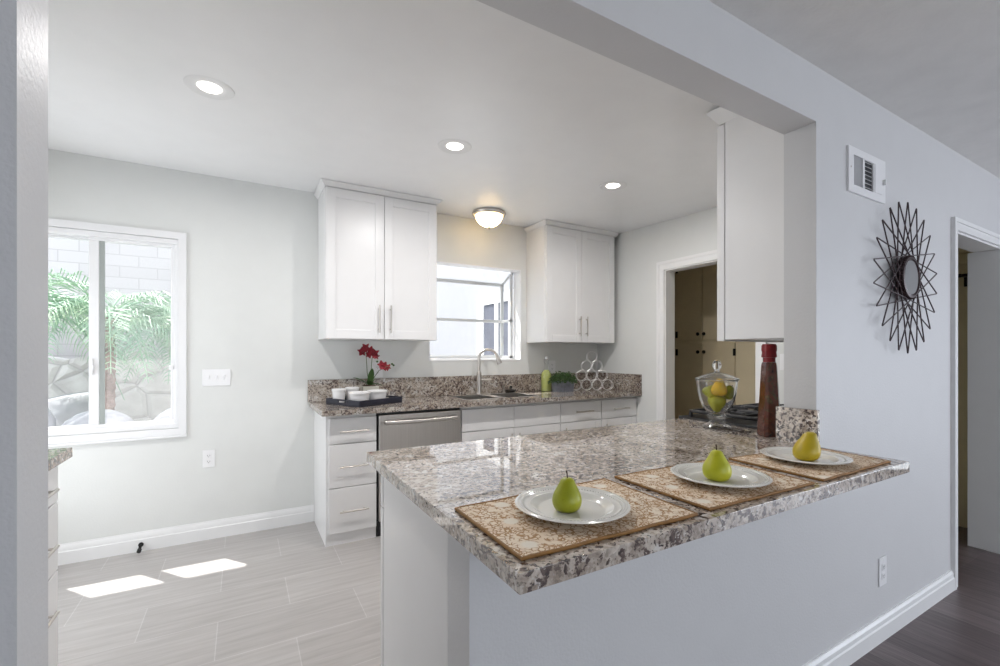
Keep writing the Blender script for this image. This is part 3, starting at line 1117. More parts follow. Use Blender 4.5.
# sink
t = thing('sink', 'undermounted stainless steel double-bowl sink below the garden window', 'sink', (1.885, 3.39, CT - 0.2))
for (a, c, p, q) in bowls:
    s = B()
    w = 0.006
    zb0 = 0.70
    g = 0.012
    # thin bowl: four walls and a floor, plus a rim lip
    s.box(a - g, a, p - g, q + g, zb0, ZS0 - 0.001).box(c, c + g, p - g, q + g, zb0, ZS0 - 0.001)
    s.box(a, c, p - g, p, zb0, ZS0 - 0.001).box(a, c, q, q + g, zb0, ZS0 - 0.001).box(a - g, c + g, p - g, q + g, zb0 - 0.01, zb0)
    zr0, zr1 = CT - 0.034, CT + 0.0025
    rim = ((a + 0.0005, c - 0.0005, p + 0.0005, p + 0.014), (a + 0.0005, c - 0.0005, q - 0.014, q - 0.0005), (a + 0.0005, a + 0.014, p + 0.0142, q - 0.0142), (c - 0.014, c - 0.0005, p + 0.0142, q - 0.0142))
    for r_ in rim:
        s.box(*r_, zr0, zr1, 0.0015, 1)
    o = obj('sink_bowl', s, 'steel', t)
    cx, cy = (a + c) / 2, (p + q) / 2
    obj('drain', B().lathe([(0.045, 0.0), (0.045, 0.004), (0.03, 0.004), (0.025, 0.001)], (cx, cy, zb0), 20), 'chrome', o)

# faucet: gooseneck with pull-down spray head and side lever
fx, fy = 1.848, 3.606
t = thing('faucet', 'tall brushed nickel gooseneck faucet with side lever', 'faucet', (fx, fy, CT))
obj('base_plate', B().prism([(fx - 0.11 + 0.0, fy - 0.022), (fx + 0.11, fy - 0.022), (fx + 0.125, fy), (fx + 0.11, fy + 0.022), (fx - 0.11, fy + 0.022), (fx - 0.125, fy)], CT, CT + 0.006, 0.002), 'nickel', t)
obj('faucet_body', B().lathe([(0.027, 0), (0.027, 0.012), (0.0225, 0.02), (0.021, 0.17), (0.0225, 0.175), (0.0225, 0.185), (0.016, 0.20)], (fx, fy, CT + 0.006), 20), 'nickel', t)
dx, dy = 0.93, -0.37
R0 = 0.082
pts = [(fx, fy, CT + 0.19), (fx, fy, 1.235)]
for i in range(1, 15):
    a = math.pi * i / 14 * 0.93
    pts.append((fx + dx * R0 * (1 - math.cos(a)), fy + dy * R0 * (1 - math.cos(a)), 1.235 + R0 * 0.9 * math.sin(a)))
obj('gooseneck', B().tube(pts, 0.0125, 12), 'nickel', t)
e = Vector(pts[-1]); e2 = e + (Vector(pts[-1]) - Vector(pts[-2])).normalized() * 0.075
obj('spray_head', B().tube([e, e + (e2 - e) * 0.35, e + (e2 - e) * 0.45, e2], [0.0135, 0.0165, 0.021, 0.025], 14), 'nickel', t)
obj('lever', B().tube([(fx, fy, 1.036), (fx + 0.045, fy - 0.03, 1.036), (fx + 0.098, fy - 0.055, 1.04)], [0.012, 0.009, 0.007], 10), 'nickel', t)

# small side tap with the dark stopper beside it
t = thing('soap_dispenser', 'small nickel soap dispenser spout behind the right sink bowl', 'soap dispenser', (2.115, 3.62, CT))
obj('dispenser_body', B().lathe([(0.018, 0), (0.018, 0.006), (0.010, 0.012), (0.009, 0.05), (0.013, 0.056), (0.011, 0.066)], (2.115, 3.62, CT), 16), 'nickel', t)
obj('spout', B().tube([(2.115, 3.62, CT + 0.06), (2.09, 3.59, CT + 0.066), (2.07, 3.565, CT + 0.056)], [0.007, 0.0065, 0.005], 8), 'nickel', t)
t = thing('sink_strainer', 'dark rubber sink strainer lying on the rim beside the soap dispenser', 'strainer', (2.18, 3.605, CT))
obj('strainer_cup', B().lathe([(0.022, 0), (0.042, 0.012), (0.048, 0.022), (0.044, 0.026), (0.03, 0.03)], (2.19, 3.615, CT), 20), 'grout_black', t)
obj('strainer_knob', B().lathe([(0.006, 0.0), (0.006, 0.014), (0.013, 0.019), (0.012, 0.03), (0.005, 0.034)], (2.19, 3.615, CT + 0.03), 14), 'grout_black', t)

# ------------------------------------------------------------------ things on the back counter
# tray
c = Vector((0.80, 3.41, CT))
TA = (0.525, 3.475); TB = (0.6914, 3.13); TC = (0.6914 + 0.40 * 0.891, 3.13 + 0.40 * 0.454)
ax = Vector((TC[0] - TB[0], TC[1] - TB[1], 0)); L = ax.length; ax.normalize()
ay = Vector((-ax.y, ax.x, 0)); Wd = 0.365
tray_rot = math.atan2(ax.y, ax.x)
org = Vector((TB[0], TB[1], CT))
t = thing('tray', 'dark wooden serving tray with cut-out grips, holding ramekins and an orchid', 'tray', org)
t.rotation_euler.z = tray_rot
obj('tray_base', B().box(0, L, 0, Wd, 0.0, 0.008, 0.001, 1), 'tray', t, local=True)
rim = B().box(0, L, 0, 0.011, 0.008, 0.044, 0.0015, 1).box(0, L, Wd - 0.011, Wd, 0.008, 0.044, 0.0015, 1)
obj('tray_rim', rim, 'tray', t, local=True)
for xs in (0, L - 0.011):
    e = B().box(xs, xs + 0.011, 0.011, 0.135, 0.008, 0.044).box(xs, xs + 0.011, Wd - 0.135, Wd - 0.011, 0.008, 0.044)
    e.box(xs, xs + 0.011, 0.135, Wd - 0.135, 0.008, 0.020).box(xs, xs + 0.011, 0.135, Wd - 0.135, 0.034, 0.044)
    obj('tray_grip', e, 'tray', t, local=True)


def tray_pt(u, v, z=0.008):
    p = org + ax * u + ay * v
    return (p.x, p.y, CT + z)


def ramekin_mesh(r, h):
    b = B()
    p = [(r * 0.74, 0.0), (r * 0.78, 0.004)]
    p += [(r * (0.80 + 0.14 * i / 5), h * (0.08 + 0.72 * i / 5)) for i in range(6)]
    p += [(r * 1.0, h * 0.86), (r * 1.02, h * 0.93), (r, h), (r * 0.93, h), (r * 0.88, h * 0.9), (r * 0.74, h * 0.2), (r * 0.68, h * 0.12)]
    return b.lathe(p, seg=40)


for (x, y, r, h, lab) in ((0.611, 3.430, 0.050, 0.102, 'tall white ramekin at the left end of the dark tray'),
                          (0.7208, 3.264, 0.076, 0.088, 'wide white ramekin nearest the front corner of the dark tray'),
                          (0.713, 3.466, 0.050, 0.108, 'tall white ramekin at the back of the dark tray, left of the orchid pot'),
                          (0.862, 3.340, 0.077, 0.088, 'wide white ramekin in front of the orchid pot on the dark tray')):
    o = obj('ramekin', ramekin_mesh(r, h), 'ramekin', local=True)
    o.location = (x, y, CT + 0.0085)
    tag(o, lab, 'ramekin', 'white ramekins on the dark tray')

# orchid
op = Vector((0.846, 3.487, CT + 0.0085))
t = thing('orchid', 'potted artificial orchid with crimson flowers on the dark tray', 'plant', op)
obj('pot', B().frustum((op.x - 0.05, op.x + 0.05, op.y - 0.04, op.y + 0.04, op.z), (op.x - 0.060, op.x + 0.060, op.y - 0.05, op.y + 0.05, op.z + 0.110)), 'pot', t)
obj('moss', B().ball((op.x, op.y, op.z + 0.108), (0.053, 0.043, 0.012)), 'soil', t)


def strap_leaf(p0, d, l, w, lift, droop, n=8):
    b = B()
    d = Vector(d).normalized()
    side = Vector((-d.y, d.x, 0)).normalized()
    rows = []
    for i in range(n + 1):
        s = i / n
        ww = w * (math.sin(math.pi * min(1, 0.12 + s * 0.88)) ** 0.7) * (1 if s < 0.98 else 0.2)
        p = Vector(p0) + d * (l * s) + Vector((0, 0, lift * s - droop * s * s))
        rows.append((p - side * ww + Vector((0, 0, ww * 0.35)), p, p + side * ww + Vector((0, 0, ww * 0.35))))
    th = Vector((0, 0, -0.0025))
    top = [[b.bm.verts.new(q) for q in r] for r in rows]
    bot = [[b.bm.verts.new(q + th) for q in r] for r in rows]
    for i in range(n):
        for k in range(2):
            b.bm.faces.new((top[i][k], top[i][k + 1], top[i + 1][k + 1], top[i + 1][k]))
            b.bm.faces.new((bot[i][k + 1], bot[i][k], bot[i + 1][k], bot[i + 1][k + 1]))
        b.bm.faces.new((top[i][0], top[i + 1][0], bot[i + 1][0], bot[i][0]))
        b.bm.faces.new((top[i + 1][2], top[i][2], bot[i][2], bot[i + 1][2]))
    return b


base = op + Vector((0, 0, 0.112))
for d, l, w, lift, droop in (((-1, 0.25, 0), 0.12, 0.021, 0.10, 0.035), ((0.12, -0.5, 0), 0.045, 0.026, 0.135, 0.0), ((1, -0.1, 0), 0.10, 0.020, 0.055, 0.06),
                             ((0.5, 0.6, 0), 0.08, 0.02, 0.09, 0.04), ((-0.3, -0.9, 0), 0.07, 0.018, 0.08, 0.03)):
    obj('leaf', strap_leaf(base, d, l, w, lift, droop), 'leaf_dark', t)
sx, sy = op.x, op.y
stemA = [base, (sx - 0.018, sy, base.z + 0.10), (sx - 0.024, sy, base.z + 0.20), (sx - 0.03, sy - 0.01, base.z + 0.245), (sx - 0.05, sy - 0.02, base.z + 0.262)]
stemB = [base, (sx + 0.01, sy - 0.01, base.z + 0.13), (sx + 0.016, sy - 0.01, base.z + 0.21), (sx + 0.03, sy - 0.02, base.z + 0.232)]
stemC = [base, (sx + 0.03, sy - 0.01, base.z + 0.06), (sx + 0.065, sy - 0.02, base.z + 0.115), (sx + 0.115, sy - 0.03, base.z + 0.142), (sx + 0.155, sy - 0.03, base.z + 0.152)]
for pth in (stemA, stemB, stemC):
    obj('flower_stem', B().tube(pth, 0.0028, 6), 'stem', t)


def flower(c, s, rz):
    b = B()
    for k in range(5):
        a = rz + 2 * math.pi * k / 5
        u = Vector((math.cos(a), -0.25 * math.sin(a * 2), math.sin(a)))
        u.normalize()
        vv = Vector((0, -1, 0.2)).cross(u).normalized()
        w = s * (0.42 if k % 2 else 0.32)
        cc = Vector(c)
        pts = [cc, cc + u * s * 0.45 + vv * w, cc + u * s + vv * w * 0.2 + Vector((0, -0.006, 0)), cc + u * s - vv * w * 0.2 + Vector((0, -0.006, 0)), cc + u * s * 0.45 - vv * w]
        b.face(pts)
        b.face([p + Vector((0, 0.002, 0)) for p in pts[::-1]])
    b.ball(Vector(c) + Vector((0, -0.007, 0)), s * 0.18, 8, 6)
    return obj('flower', b, 'petal', t)


for (x, z, s, r) in ((-0.062, 0.262, 0.038, 0.3), (-0.035, 0.292, 0.036, 1.0), (0.0, 0.268, 0.037, 0.1), (0.03, 0.248, 0.040, 0.6), (-0.01, 0.238, 0.030, 1.2), (0.045, 0.225, 0.026, 0.2),
                     (0.085, 0.160, 0.036, 0.5), (0.105, 0.148, 0.038, 0.0), (0.13, 0.142, 0.030, 0.9)):
    flower((sx + x, sy - 0.028, base.z + z), s, r)
for (x, z) in ((0.165, 0.166), (0.178, 0.156), (0.05, 0.185)):
    obj('bud', B().ball((sx + x, sy - 0.03, base.z + z), (0.009, 0.008, 0.008), 10, 8), 'leaf_dark', t)

# lemon bottle
bx, by = 2.585, 3.600
t = thing('bottle', 'slim glass bottle of cloudy yellow-green cordial with swing-top stopper', 'bottle', (bx, by, CT))
obj('liquid', B().lathe([(0.049, 0.003), (0.0505, 0.01), (0.0505, 0.155), (0.045, 0.175), (0.030, 0.197), (0.021, 0.207)], (bx, by, CT), 28), 'lemon', t)
obj('glass_shell', B().lathe([(0.050, 0.0), (0.0535, 0.006), (0.0535, 0.158), (0.047, 0.182), (0.030, 0.206), (0.0185, 0.225), (0.0175, 0.285), (0.021, 0.290), (0.021, 0.305), (0.017, 0.308)], (bx, by, CT), 28, cap=False), 'jar_glass', t)
obj('stopper', B().lathe([(0.017, 0.0), (0.021, 0.006), (0.021, 0.02), (0.013, 0.034), (0.006, 0.038)], (bx, by, CT + 0.306), 18), 'chrome', t)
obj('wire_bail', B().tube([(bx - 0.023, by, CT + 0.262), (bx - 0.027, by, CT + 0.30), (bx - 0.016, by, CT + 0.337), (bx + 0.016, by, CT + 0.337), (bx + 0.027, by, CT + 0.30), (bx + 0.023, by, CT + 0.262)], 0.0022, 6), 'chrome', t)

# zinc planter with boxwood
px0, px1, py0, py1 = 2.575, 2.79, 3.42, 3.50
t = thing('potted_herb', 'bushy green plant in a square-sided grey metal planter', 'plant', ((px0 + px1) / 2, (py0 + py1) / 2, CT))
pl_ = B().frustum((px0 + 0.008, px1 - 0.008, py0 + 0.006, py1 - 0.006, CT), (px0, px1, py0, py1, CT + 0.098))
pl_.box(px0 - 0.004, px1 + 0.004, py0 - 0.004, py0 + 0.004, CT + 0.09, CT + 0.102, 0.001, 1).box(px0 - 0.004, px1 + 0.004, py1 - 0.004, py1 + 0.004, CT + 0.09, CT + 0.102, 0.001, 1)
pl_.box(px0 - 0.004, px0 + 0.004, py0, py1, CT + 0.09, CT + 0.102, 0.001, 1).box(px1 - 0.004, px1 + 0.004, py0, py1, CT + 0.09, CT + 0.102, 0.001, 1)
obj('planter', pl_, 'zinc', t)
rnd = random.Random(3)
fo = B()
cx, cy, cz = (px0 + px1) / 2, (py0 + py1) / 2, CT + 0.105
for i in range(900):
    th, ph = rnd.uniform(0, 2 * math.pi), math.acos(rnd.uniform(-0.25, 1))
    rr = rnd.uniform(0.62, 1.0)
    lump = 1 + 0.16 * math.sin(3 * th + 1.3) * math.sin(2.4 * ph) + 0.08 * math.sin(7 * th)
    p = Vector((cx + 0.155 * rr * lump * math.sin(ph) * math.cos(th), cy + 0.105 * rr * lump * math.sin(ph) * math.sin(th), cz + 0.082 * rr * lump * math.cos(ph)))
    n = Vector((rnd.gauss(0, 1), rnd.gauss(0, 1), rnd.gauss(0.4, 1))).normalized()
    u = n.orthogonal().normalized()
    v = n.cross(u)
    a = rnd.uniform(0, 6.28)
    u, v = u * math.cos(a) + v * math.sin(a), v * math.cos(a) - u * math.sin(a)
    l, w = rnd.uniform(0.010, 0.017), rnd.uniform(0.005, 0.008)
    fo.face([p - u * l, p - v * w, p + u * l, p + v * w])
obj('foliage', fo, 'herb', t)

# wire bottle rack: a pyramid of ten rings
t = thing('wine_rack', 'chrome wire bottle rack of ten rings stacked in a pyramid', 'rack', (3.035, 3.45, CT))
t.rotation_euler.z = -math.radians(YAW)
R = 0.051
pitch = 0.1045
for row, n in enumerate((4, 3, 2, 1)):
    for k in range(n):
        x = (k - (n - 1) / 2) * pitch
        z = R + 0.004 + row * pitch * 0.90
        b = B()
        for y in (-0.025, 0.025):
            b.tube([(x + R * math.cos(2 * math.pi * i / 28), y, z + R * math.sin(2 * math.pi * i / 28)) for i in range(28)], 0.0017, 6, closed=True)
        for a in (0.5, 2.6, 3.9, 5.5):
            b.tube([(x + R * math.cos(a), -0.025, z + R * math.sin(a)), (x + R * math.cos(a), 0.025, z + R * math.sin(a))], 0.0012, 6)
        obj('bottle_ring', b, 'bright_wire', t, local=True)

# ------------------------------------------------------------------ wall plates
def plate_y(name, label, cat, xc, zc_, w, h, y, out, slots, group=None):
    """Wall plate on a wall facing out along y (out = -1: towards the camera)."""
    t = thing(name, label, cat, (xc, y, zc_), group)
    lo, hi = sorted((y, y + out * 0.006))
    obj('cover_plate', B().box(xc - w / 2, xc + w / 2, lo, hi, zc_ - h / 2, zc_ + h / 2, 0.002, 2), 'switch', t)
    f0, f1 = sorted((y + out * 0.006, y + out * 0.0085))
    g0, g1 = sorted((y + out * 0.0085, y + out * 0.0090))
    if slots == 'outlet':
        for dz in (-0.02, 0.02):
            s = obj('socket', B().box(xc - 0.016, xc + 0.016, f0, f1, zc_ + dz - 0.0145, zc_ + dz + 0.0145, 0.002, 2), 'switch', t)
            obj('socket_slots', B().box(xc - 0.008, xc - 0.0055, g0, g1, zc_ + dz - 0.003, zc_ + dz + 0.007).box(xc + 0.0055, xc + 0.008, g0, g1, zc_ + dz - 0.003, zc_ + dz + 0.006).box(xc - 0.0022, xc + 0.0022, g0, g1, zc_ + dz - 0.0095, zc_ + dz - 0.005), 'slot', s)
    else:
        n = slots
        for i in range(n):
            x = xc + (i - (n - 1) / 2) * 0.046
            l0, l1 = sorted((y + out * 0.006, y + out * 0.017))
            s = obj('toggle_surround', B().box(x - 0.0065, x + 0.0065, f0, f1, zc_ - 0.014, zc_ + 0.014, 0.001, 1), 'switch', t)
            obj('toggle', B().box(x - 0.004, x + 0.004, l0, l1, zc_ + 0.0, zc_ + 0.012, 0.0015, 2), 'switch', s)
    return t


plate_y('light_switch', 'white three-toggle light switch plate beside the sliding window', 'light switch', -0.154, 1.107, 0.166, 0.116, YW, -1, 3)
plate_y('outlet', 'white duplex outlet low on the wall beneath the switch plate', 'outlet', -0.200, 0.552, 0.071, 0.118, YW, -1, 'outlet')
plate_y('outlet', 'white duplex outlet behind the orchid, above the backsplash', 'outlet', 0.955, 1.140, 0.085, 0.12, YW, -1, 'outlet')
plate_y('outlet', 'white duplex outlet behind the yellow-green bottle', 'outlet', 2.705, 1.140, 0.085, 0.12, YW, -1, 'outlet')
plate_y('outlet', 'white duplex outlet low on the half wall under the breakfast counter', 'outlet', 2.486, 0.300, 0.073, 0.125, YP, -1, 'outlet')
# switch plate on the right wall beside the laundry door casing
t = thing('light_switch', 'white switch plate on the right kitchen wall behind the tall red-capped bottle', 'light switch', (XR, 1.733, 1.213))
obj('cover_plate', B().box(XR - 0.006, XR, 1.705, 1.780, 1.155, 1.27, 0.002, 2), 'switch', t)
s = obj('toggle_surround', B().box(XR - 0.0085, XR - 0.006, 1.7360, 1.7490, 1.199, 1.227, 0.001, 1), 'switch', t)
obj('toggle', B().box(XR - 0.017, XR - 0.006, 1.7385, 1.7465, 1.213, 1.225, 0.0015, 2), 'switch', s)

# door stop on the baseboard
t = thing('door_stop', 'black spring door stop screwed to the baseboard', 'door stop', (-0.565, YW - 0.016, 0.04))
obj('mount', B().tube([(-0.565, YW - 0.012, 0.045), (-0.565, YW - 0.026, 0.045)], 0.014, 14), 'grout_black', t)
obj('spring', B().tube([(-0.565 + 0.007 * math.cos(i * 0.9), YW - 0.024 - i * 0.0009, 0.045 + 0.007 * math.sin(i * 0.9) - i * 0.0003) for i in range(50)], 0.0018, 5), 'grout_black', t)
obj('rubber_tip', B().tube([(-0.565, YW - 0.068, 0.030), (-0.565, YW - 0.088, 0.026)], 0.012, 12), 'grout_black', t)

# ------------------------------------------------------------------ left counter run (drawers face the room)
t = thing('base_cabinet', 'white three-drawer base cabinet below the window, partly hidden by the left jamb', 'cabinet', (XL, 2.1, 0))
obj('cabinet_body', B().box(XL + 0.002, -0.60, 1.03, 2.215, 0.10, 0.876, 0.001, 1).box(XL + 0.002, -0.655, 1.03, 2.205, 0.0, 0.10), 'cab', t)
for y0, y1 in ((1.79, 2.213), (1.39, 1.787), (1.035, 1.387)):
    for z0, z1, hz in ((0.742, 0.868, 0.806), (0.492, 0.736, 0.612), (0.108, 0.486, 0.385)):
        d = obj('drawer', B().box(-0.5995, -0.58, y0, y1, z0, z1, 0.0015, 1), 'cab', t)
        ym = (y0 + y1) / 2
        bar_handle(d, (-0.58, ym - 0.095, hz), (-0.58, ym + 0.095, hz), (1, 0, 0))
lc = obj('countertop', B().box(XL + 0.002, -0.565, 1.025, 2.315, 0.8765, PT, 0.003, 2), 'granite')
tag(lc, 'short granite countertop in front of the sliding window', 'countertop')

# ------------------------------------------------------------------ peninsula
t = thing('base_cabinet', 'white peninsula base cabinet with plain end panel under the breakfast counter', 'cabinet', (0.437, YK, 0))
obj('end_panel', B().box(0.437, 0.455, YK + 0.002, 1.598, 0.0, 0.878, 0.001, 1), 'cab', t)
obj('cabinet_body', B().box(0.456, 2.112, YK + 0.002, 1.600, 0.10, 0.8775).box(0.456, 2.112, YK + 0.002, 1.54, 0.0, 0.10), 'cab', t)
xs = [0.437, 0.99, 1.545, 2.112]
for a, c in zip(xs, xs[1:]):
    dr = obj('drawer', B().box(a + 0.001, c - 0.002, 1.611, 1.642, 0.72, 0.868, 0.0015, 1), 'cab', t)
    bar_handle(dr, ((a + c) / 2 - 0.095, 1.642, 0.795), ((a + c) / 2 + 0.095, 1.642, 0.795), (0, 1, 0))
    w = 0.06
    dd = B()
    A, C_, Z0, Z1, y = a + 0.001, c - 0.002, 0.083, 0.715, 1.611
    dd.box(A, A + w, y, y + 0.031, Z0, Z1, 0.0015, 1).box(C_ - w, C_, y, y + 0.031, Z0, Z1, 0.0015, 1)
    dd.box(A + w, C_ - w, y, y + 0.031, Z0, Z0 + w, 0.0015, 1).box(A + w, C_ - w, y, y + 0.031, Z1 - w, Z1, 0.0015, 1)
    dd.box(A + w - 0.002, C_ - w + 0.002, y + 0.002, y + 0.022, Z0 + w, Z1 - w)
    dd = obj('door', dd, 'cab', t)
    bar_handle(dd, (c - 0.04, 1.642, 0.48), (c - 0.04, 1.642, 0.67), (0, 1, 0))
ZP0 = PT - 0.0353
pc = obj('countertop', B().prism([(0.3925, 0.621), (XJ + 0.006, 0.621), (XJ + 0.006, YP - 0.001), (XJ - 0.001, YP - 0.001), (XJ - 0.001, YK + 0.001), (2.118, YK + 0.001), (2.118, 1.6645), (0.3925, 1.6645)], ZP0, PT, 0.0012), 'granite', sharp=25)
tag(pc, 'large polished granite breakfast counter on the half wall, set with placemats', 'countertop')
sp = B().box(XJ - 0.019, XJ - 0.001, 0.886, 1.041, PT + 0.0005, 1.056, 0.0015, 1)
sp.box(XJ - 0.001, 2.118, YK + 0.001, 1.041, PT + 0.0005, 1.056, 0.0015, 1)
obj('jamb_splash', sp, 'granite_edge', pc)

# base cabinet and counter between range and right wall
t = thing('base_cabinet', 'white corner base cabinet between the range and the right wall', 'cabinet', (2.886, YK, 0))
obj('cabinet_body', B().box(2.886, XR - 0.001, YK + 0.002, 1.604, 0.0, 0.8775), 'cab', t)
obj('door', B().box(2.888, XR - 0.003, 1.606, 1.628, 0.083, 0.868, 0.0015, 1), 'cab', t)
o = obj('countertop', B().box(2.884, XR - 0.001, YK + 0.001, 1.6645, ZP0, PT, 0.003, 2), 'granite')
tag(o, 'small granite countertop between the range and the laundry door', 'countertop')

# gas range
RX0, RX1, RY1 = 2.121, 2.881, 1.69
t = thing('gas_range', 'black gas range with cast-iron grates beside the breakfast counter', 'range', (2.50, 1.36, 0))
obj('range_body', B().box(RX0, RX1, YK + 0.02, RY1 - 0.03, 0.02, 0.905, 0.002, 1), 'steel', t)
obj('cooktop', B().box(RX0 - 0.0, RX1, YK + 0.02, RY1, 0.906, 0.925, 0.003, 2), 'black', t)
od = obj('oven_door', B().box(RX0 + 0.01, RX1 - 0.01, RY1 - 0.029, RY1 + 0.01, 0.22, 0.78, 0.004, 2), 'steel', t)
obj('oven_window', B().box(RX0 + 0.12, RX1 - 0.12, RY1 + 0.010, RY1 + 0.013, 0.36, 0.62), 'black', od)
obj('oven_handle', B().tube([(RX0 + 0.06, RY1 + 0.05, 0.74), (RX1 - 0.06, RY1 + 0.05, 0.74)], 0.012, 10).tube([(RX0 + 0.09, RY1 + 0.008, 0.74), (RX0 + 0.09, RY1 + 0.05, 0.74)], 0.008, 8).tube([(RX1 - 0.09, RY1 + 0.008, 0.74), (RX1 - 0.09, RY1 + 0.05, 0.74)], 0.008, 8), 'steel', od)
obj('drawer', B().box(RX0 + 0.01, RX1 - 0.01, RY1 - 0.029, RY1 + 0.008, 0.04, 0.21, 0.004, 2), 'steel', t)
for i in range(5):
    kx = RX0 + 0.10 + i * 0.14
    obj('knob', B().tube([(kx, RY1 - 0.029, 0.84), (kx, RY1 + 0.025, 0.84)], 0.02, 14), 'black', t)
for i, gx in enumerate((RX0 + 0.135, (RX0 + RX1) / 2, RX1 - 0.135)):
    g = B()
    hw = 0.112
    y0, y1 = YK + 0.06, RY1 - 0.05
    zt0, zt1 = 0.948, 0.964
    for x in (gx - hw, gx + hw - 0.014):
        g.box(x, x + 0.014, y0, y1, zt0, zt1, 0.003, 1)
    for y in (y0, (y0 + y1) / 2 - 0.007, y1 - 0.014):
        g.box(gx - hw, gx + hw, y, y + 0.014, zt0, zt1, 0.003, 1)
    for y in (y0 + 0.13, y1 - 0.14):
        g.box(gx - hw, gx - 0.035, y, y + 0.012, zt0, zt1 + 0.004, 0.003, 1).box(gx + 0.035, gx + hw, y, y + 0.012, zt0, zt1 + 0.004, 0.003, 1)
        g.box(gx - 0.006, gx + 0.006, y - 0.11, y - 0.03, zt0, zt1 + 0.004, 0.003, 1).box(gx - 0.006, gx + 0.006, y + 0.04, y + 0.11, zt0, zt1 + 0.004, 0.003, 1)
    for x in (gx - hw, gx + hw - 0.014):
        for y in (y0, y1 - 0.014):
            g.box(x, x + 0.014, y, y + 0.014, 0.9255, zt0)
    obj('grate', g, 'iron', t)
    if i != 1:
        for y in (y0 + 0.136, y1 - 0.134):
            bu = obj('burner', B().lathe([(0.05, 0), (0.05, 0.006), (0.036, 0.008), (0.036, 0.016), (0.03, 0.018)], (gx, y, 0.9255), 24), 'nickel', t)
            obj('burner_cap', B().lathe([(0.034, 0), (0.034, 0.006), (0.028, 0.009)], (gx, y, 0.9437), 24), 'iron', bu)

# ------------------------------------------------------------------ on the breakfast counter
def lerp(a, b, t):
    return a + (b - a) * t


MATS = (((0.420, 0.656), (0.872, 0.646), (0.888, 0.956), (0.424, 0.944), 'first placemat at the free end of the breakfast counter'),
        ((0.925, 0.654), (1.358, 0.643), (1.378, 0.950), (0.933, 0.958), 'middle placemat on the breakfast counter'),
        ((1.412, 0.643), (1.848, 0.646), (1.872, 0.889), (1.428, 0.934), 'last placemat on the counter, nearest the mirror wall'))
for (p00, p10, p11, p01, lab) in MATS:
    cx, cy = (p00[0] + p11[0]) / 2, (p00[1] + p11[1]) / 2
    t = thing('placemat', 'beige filigree fabric ' + lab, 'placemat', (cx, cy, PT + 0.0005), 'filigree placemats on the breakfast counter')
    n, m = 24, 16
    b = B()
    rnd = random.Random(hash(lab) % 1000 if False else len(lab))
    ph = rnd.uniform(0, 6)
    def P(i, k):
        u, v = i / n, k / m
        x = lerp(lerp(p00[0], p10[0], u), lerp(p01[0], p11[0], u), v)
        y = lerp(lerp(p00[1], p10[1], u), lerp(p01[1], p11[1], u), v)
        wob = 0.0012 * math.sin(u * 19 + ph) + 0.0010 * math.sin(v * 15 + ph * 2)
        return x, y + wob
    top = [[b.bm.verts.new((*P(i, k), PT + 0.0058)) for k in range(m + 1)] for i in range(n + 1)]
    bot = [[b.bm.verts.new((*P(i, k), PT + 0.0008)) for k in range(m + 1)] for i in range(n + 1)]
    for i in range(n):
        for k in range(m):
            b.bm.faces.new((top[i][k], top[i + 1][k], top[i + 1][k + 1], top[i][k + 1]))
            b.bm.faces.new((bot[i][k + 1], bot[i + 1][k + 1], bot[i + 1][k], bot[i][k]))
    obj('woven_panel', b, 'placemat', t)
    loop = [P(i, 0) for i in range(n + 1)] + [P(n, k) for k in range(1, m + 1)] + [P(i, m) for i in range(n - 1, -1, -1)] + [P(0, k) for k in range(m - 1, 0, -1)]
    obj('edge_piping', B().tube([(x, y, PT + 0.0040) for x, y in loop], 0.0036, 6, closed=True), 'piping', t)

PZ = PT + 0.0062
plate_prof = [(r * 0.968, z * 0.78) for r, z in [(0.0, 0.0), (0.066, 0.0), (0.070, 0.0015), (0.076, 0.0035), (0.092, 0.0115), (0.108, 0.0155), (0.126, 0.0205), (0.1305, 0.0225), (0.1315, 0.0245), (0.130, 0.0255),
              (0.1275, 0.0250), (0.1255, 0.0262), (0.1235, 0.0243), (0.1205, 0.0240), (0.1185, 0.0252), (0.1165, 0.0232), (0.106, 0.0198), (0.099, 0.0195), (0.0965, 0.0205), (0.094, 0.0185), (0.087, 0.0135), (0.080, 0.0082), (0.074, 0.0062), (0.0, 0.0058)]]


def plate_mesh():
    b = B()
    b.lathe(plate_prof[1:-1], seg=72)
    return b


first = None
PLATES = ((0.642, 0.797, 'white stoneware plate on the first placemat, holding the upright green pear'),
          (1.150, 0.782, 'white stoneware plate on the middle placemat, holding the lime-green pear'),
          (1.607, 0.788, 'white stoneware plate on the last placemat, holding the stemless yellow pear'))
for (x, y, lab) in PLATES:
    if first is None:
        first = o = thing('dinner_plate', lab, 'plate', (x, y, PZ), 'white dinner plates on the placemats')
        obj('plate_body', plate_mesh(), 'plate', o, local=True, sharp=60)
        bd = B()
        for i in range(96):
            a = 2 * math.pi * i / 96
            bd.ball((0.1088 * math.cos(a), 0.1088 * math.sin(a), 0.0173), 0.0016, 6, 4)
        obj('beaded_rim', bd, 'plate', o, local=True)
    else:
        o = copy_tree(first)
        o.location = (x, y, PZ)
        tag(o, lab, 'plate', 'white dinner plates on the placemats')


PEAR = [(0.010, 0.000), (0.020, 0.0008), (0.0275, 0.006), (0.0318, 0.014), (0.0335, 0.023), (0.0332, 0.032), (0.0308, 0.042), (0.0270, 0.051), (0.0228, 0.060), (0.0192, 0.068), (0.0165, 0.0745), (0.0135, 0.0795), (0.008, 0.0828), (0.0015, 0.0832)]


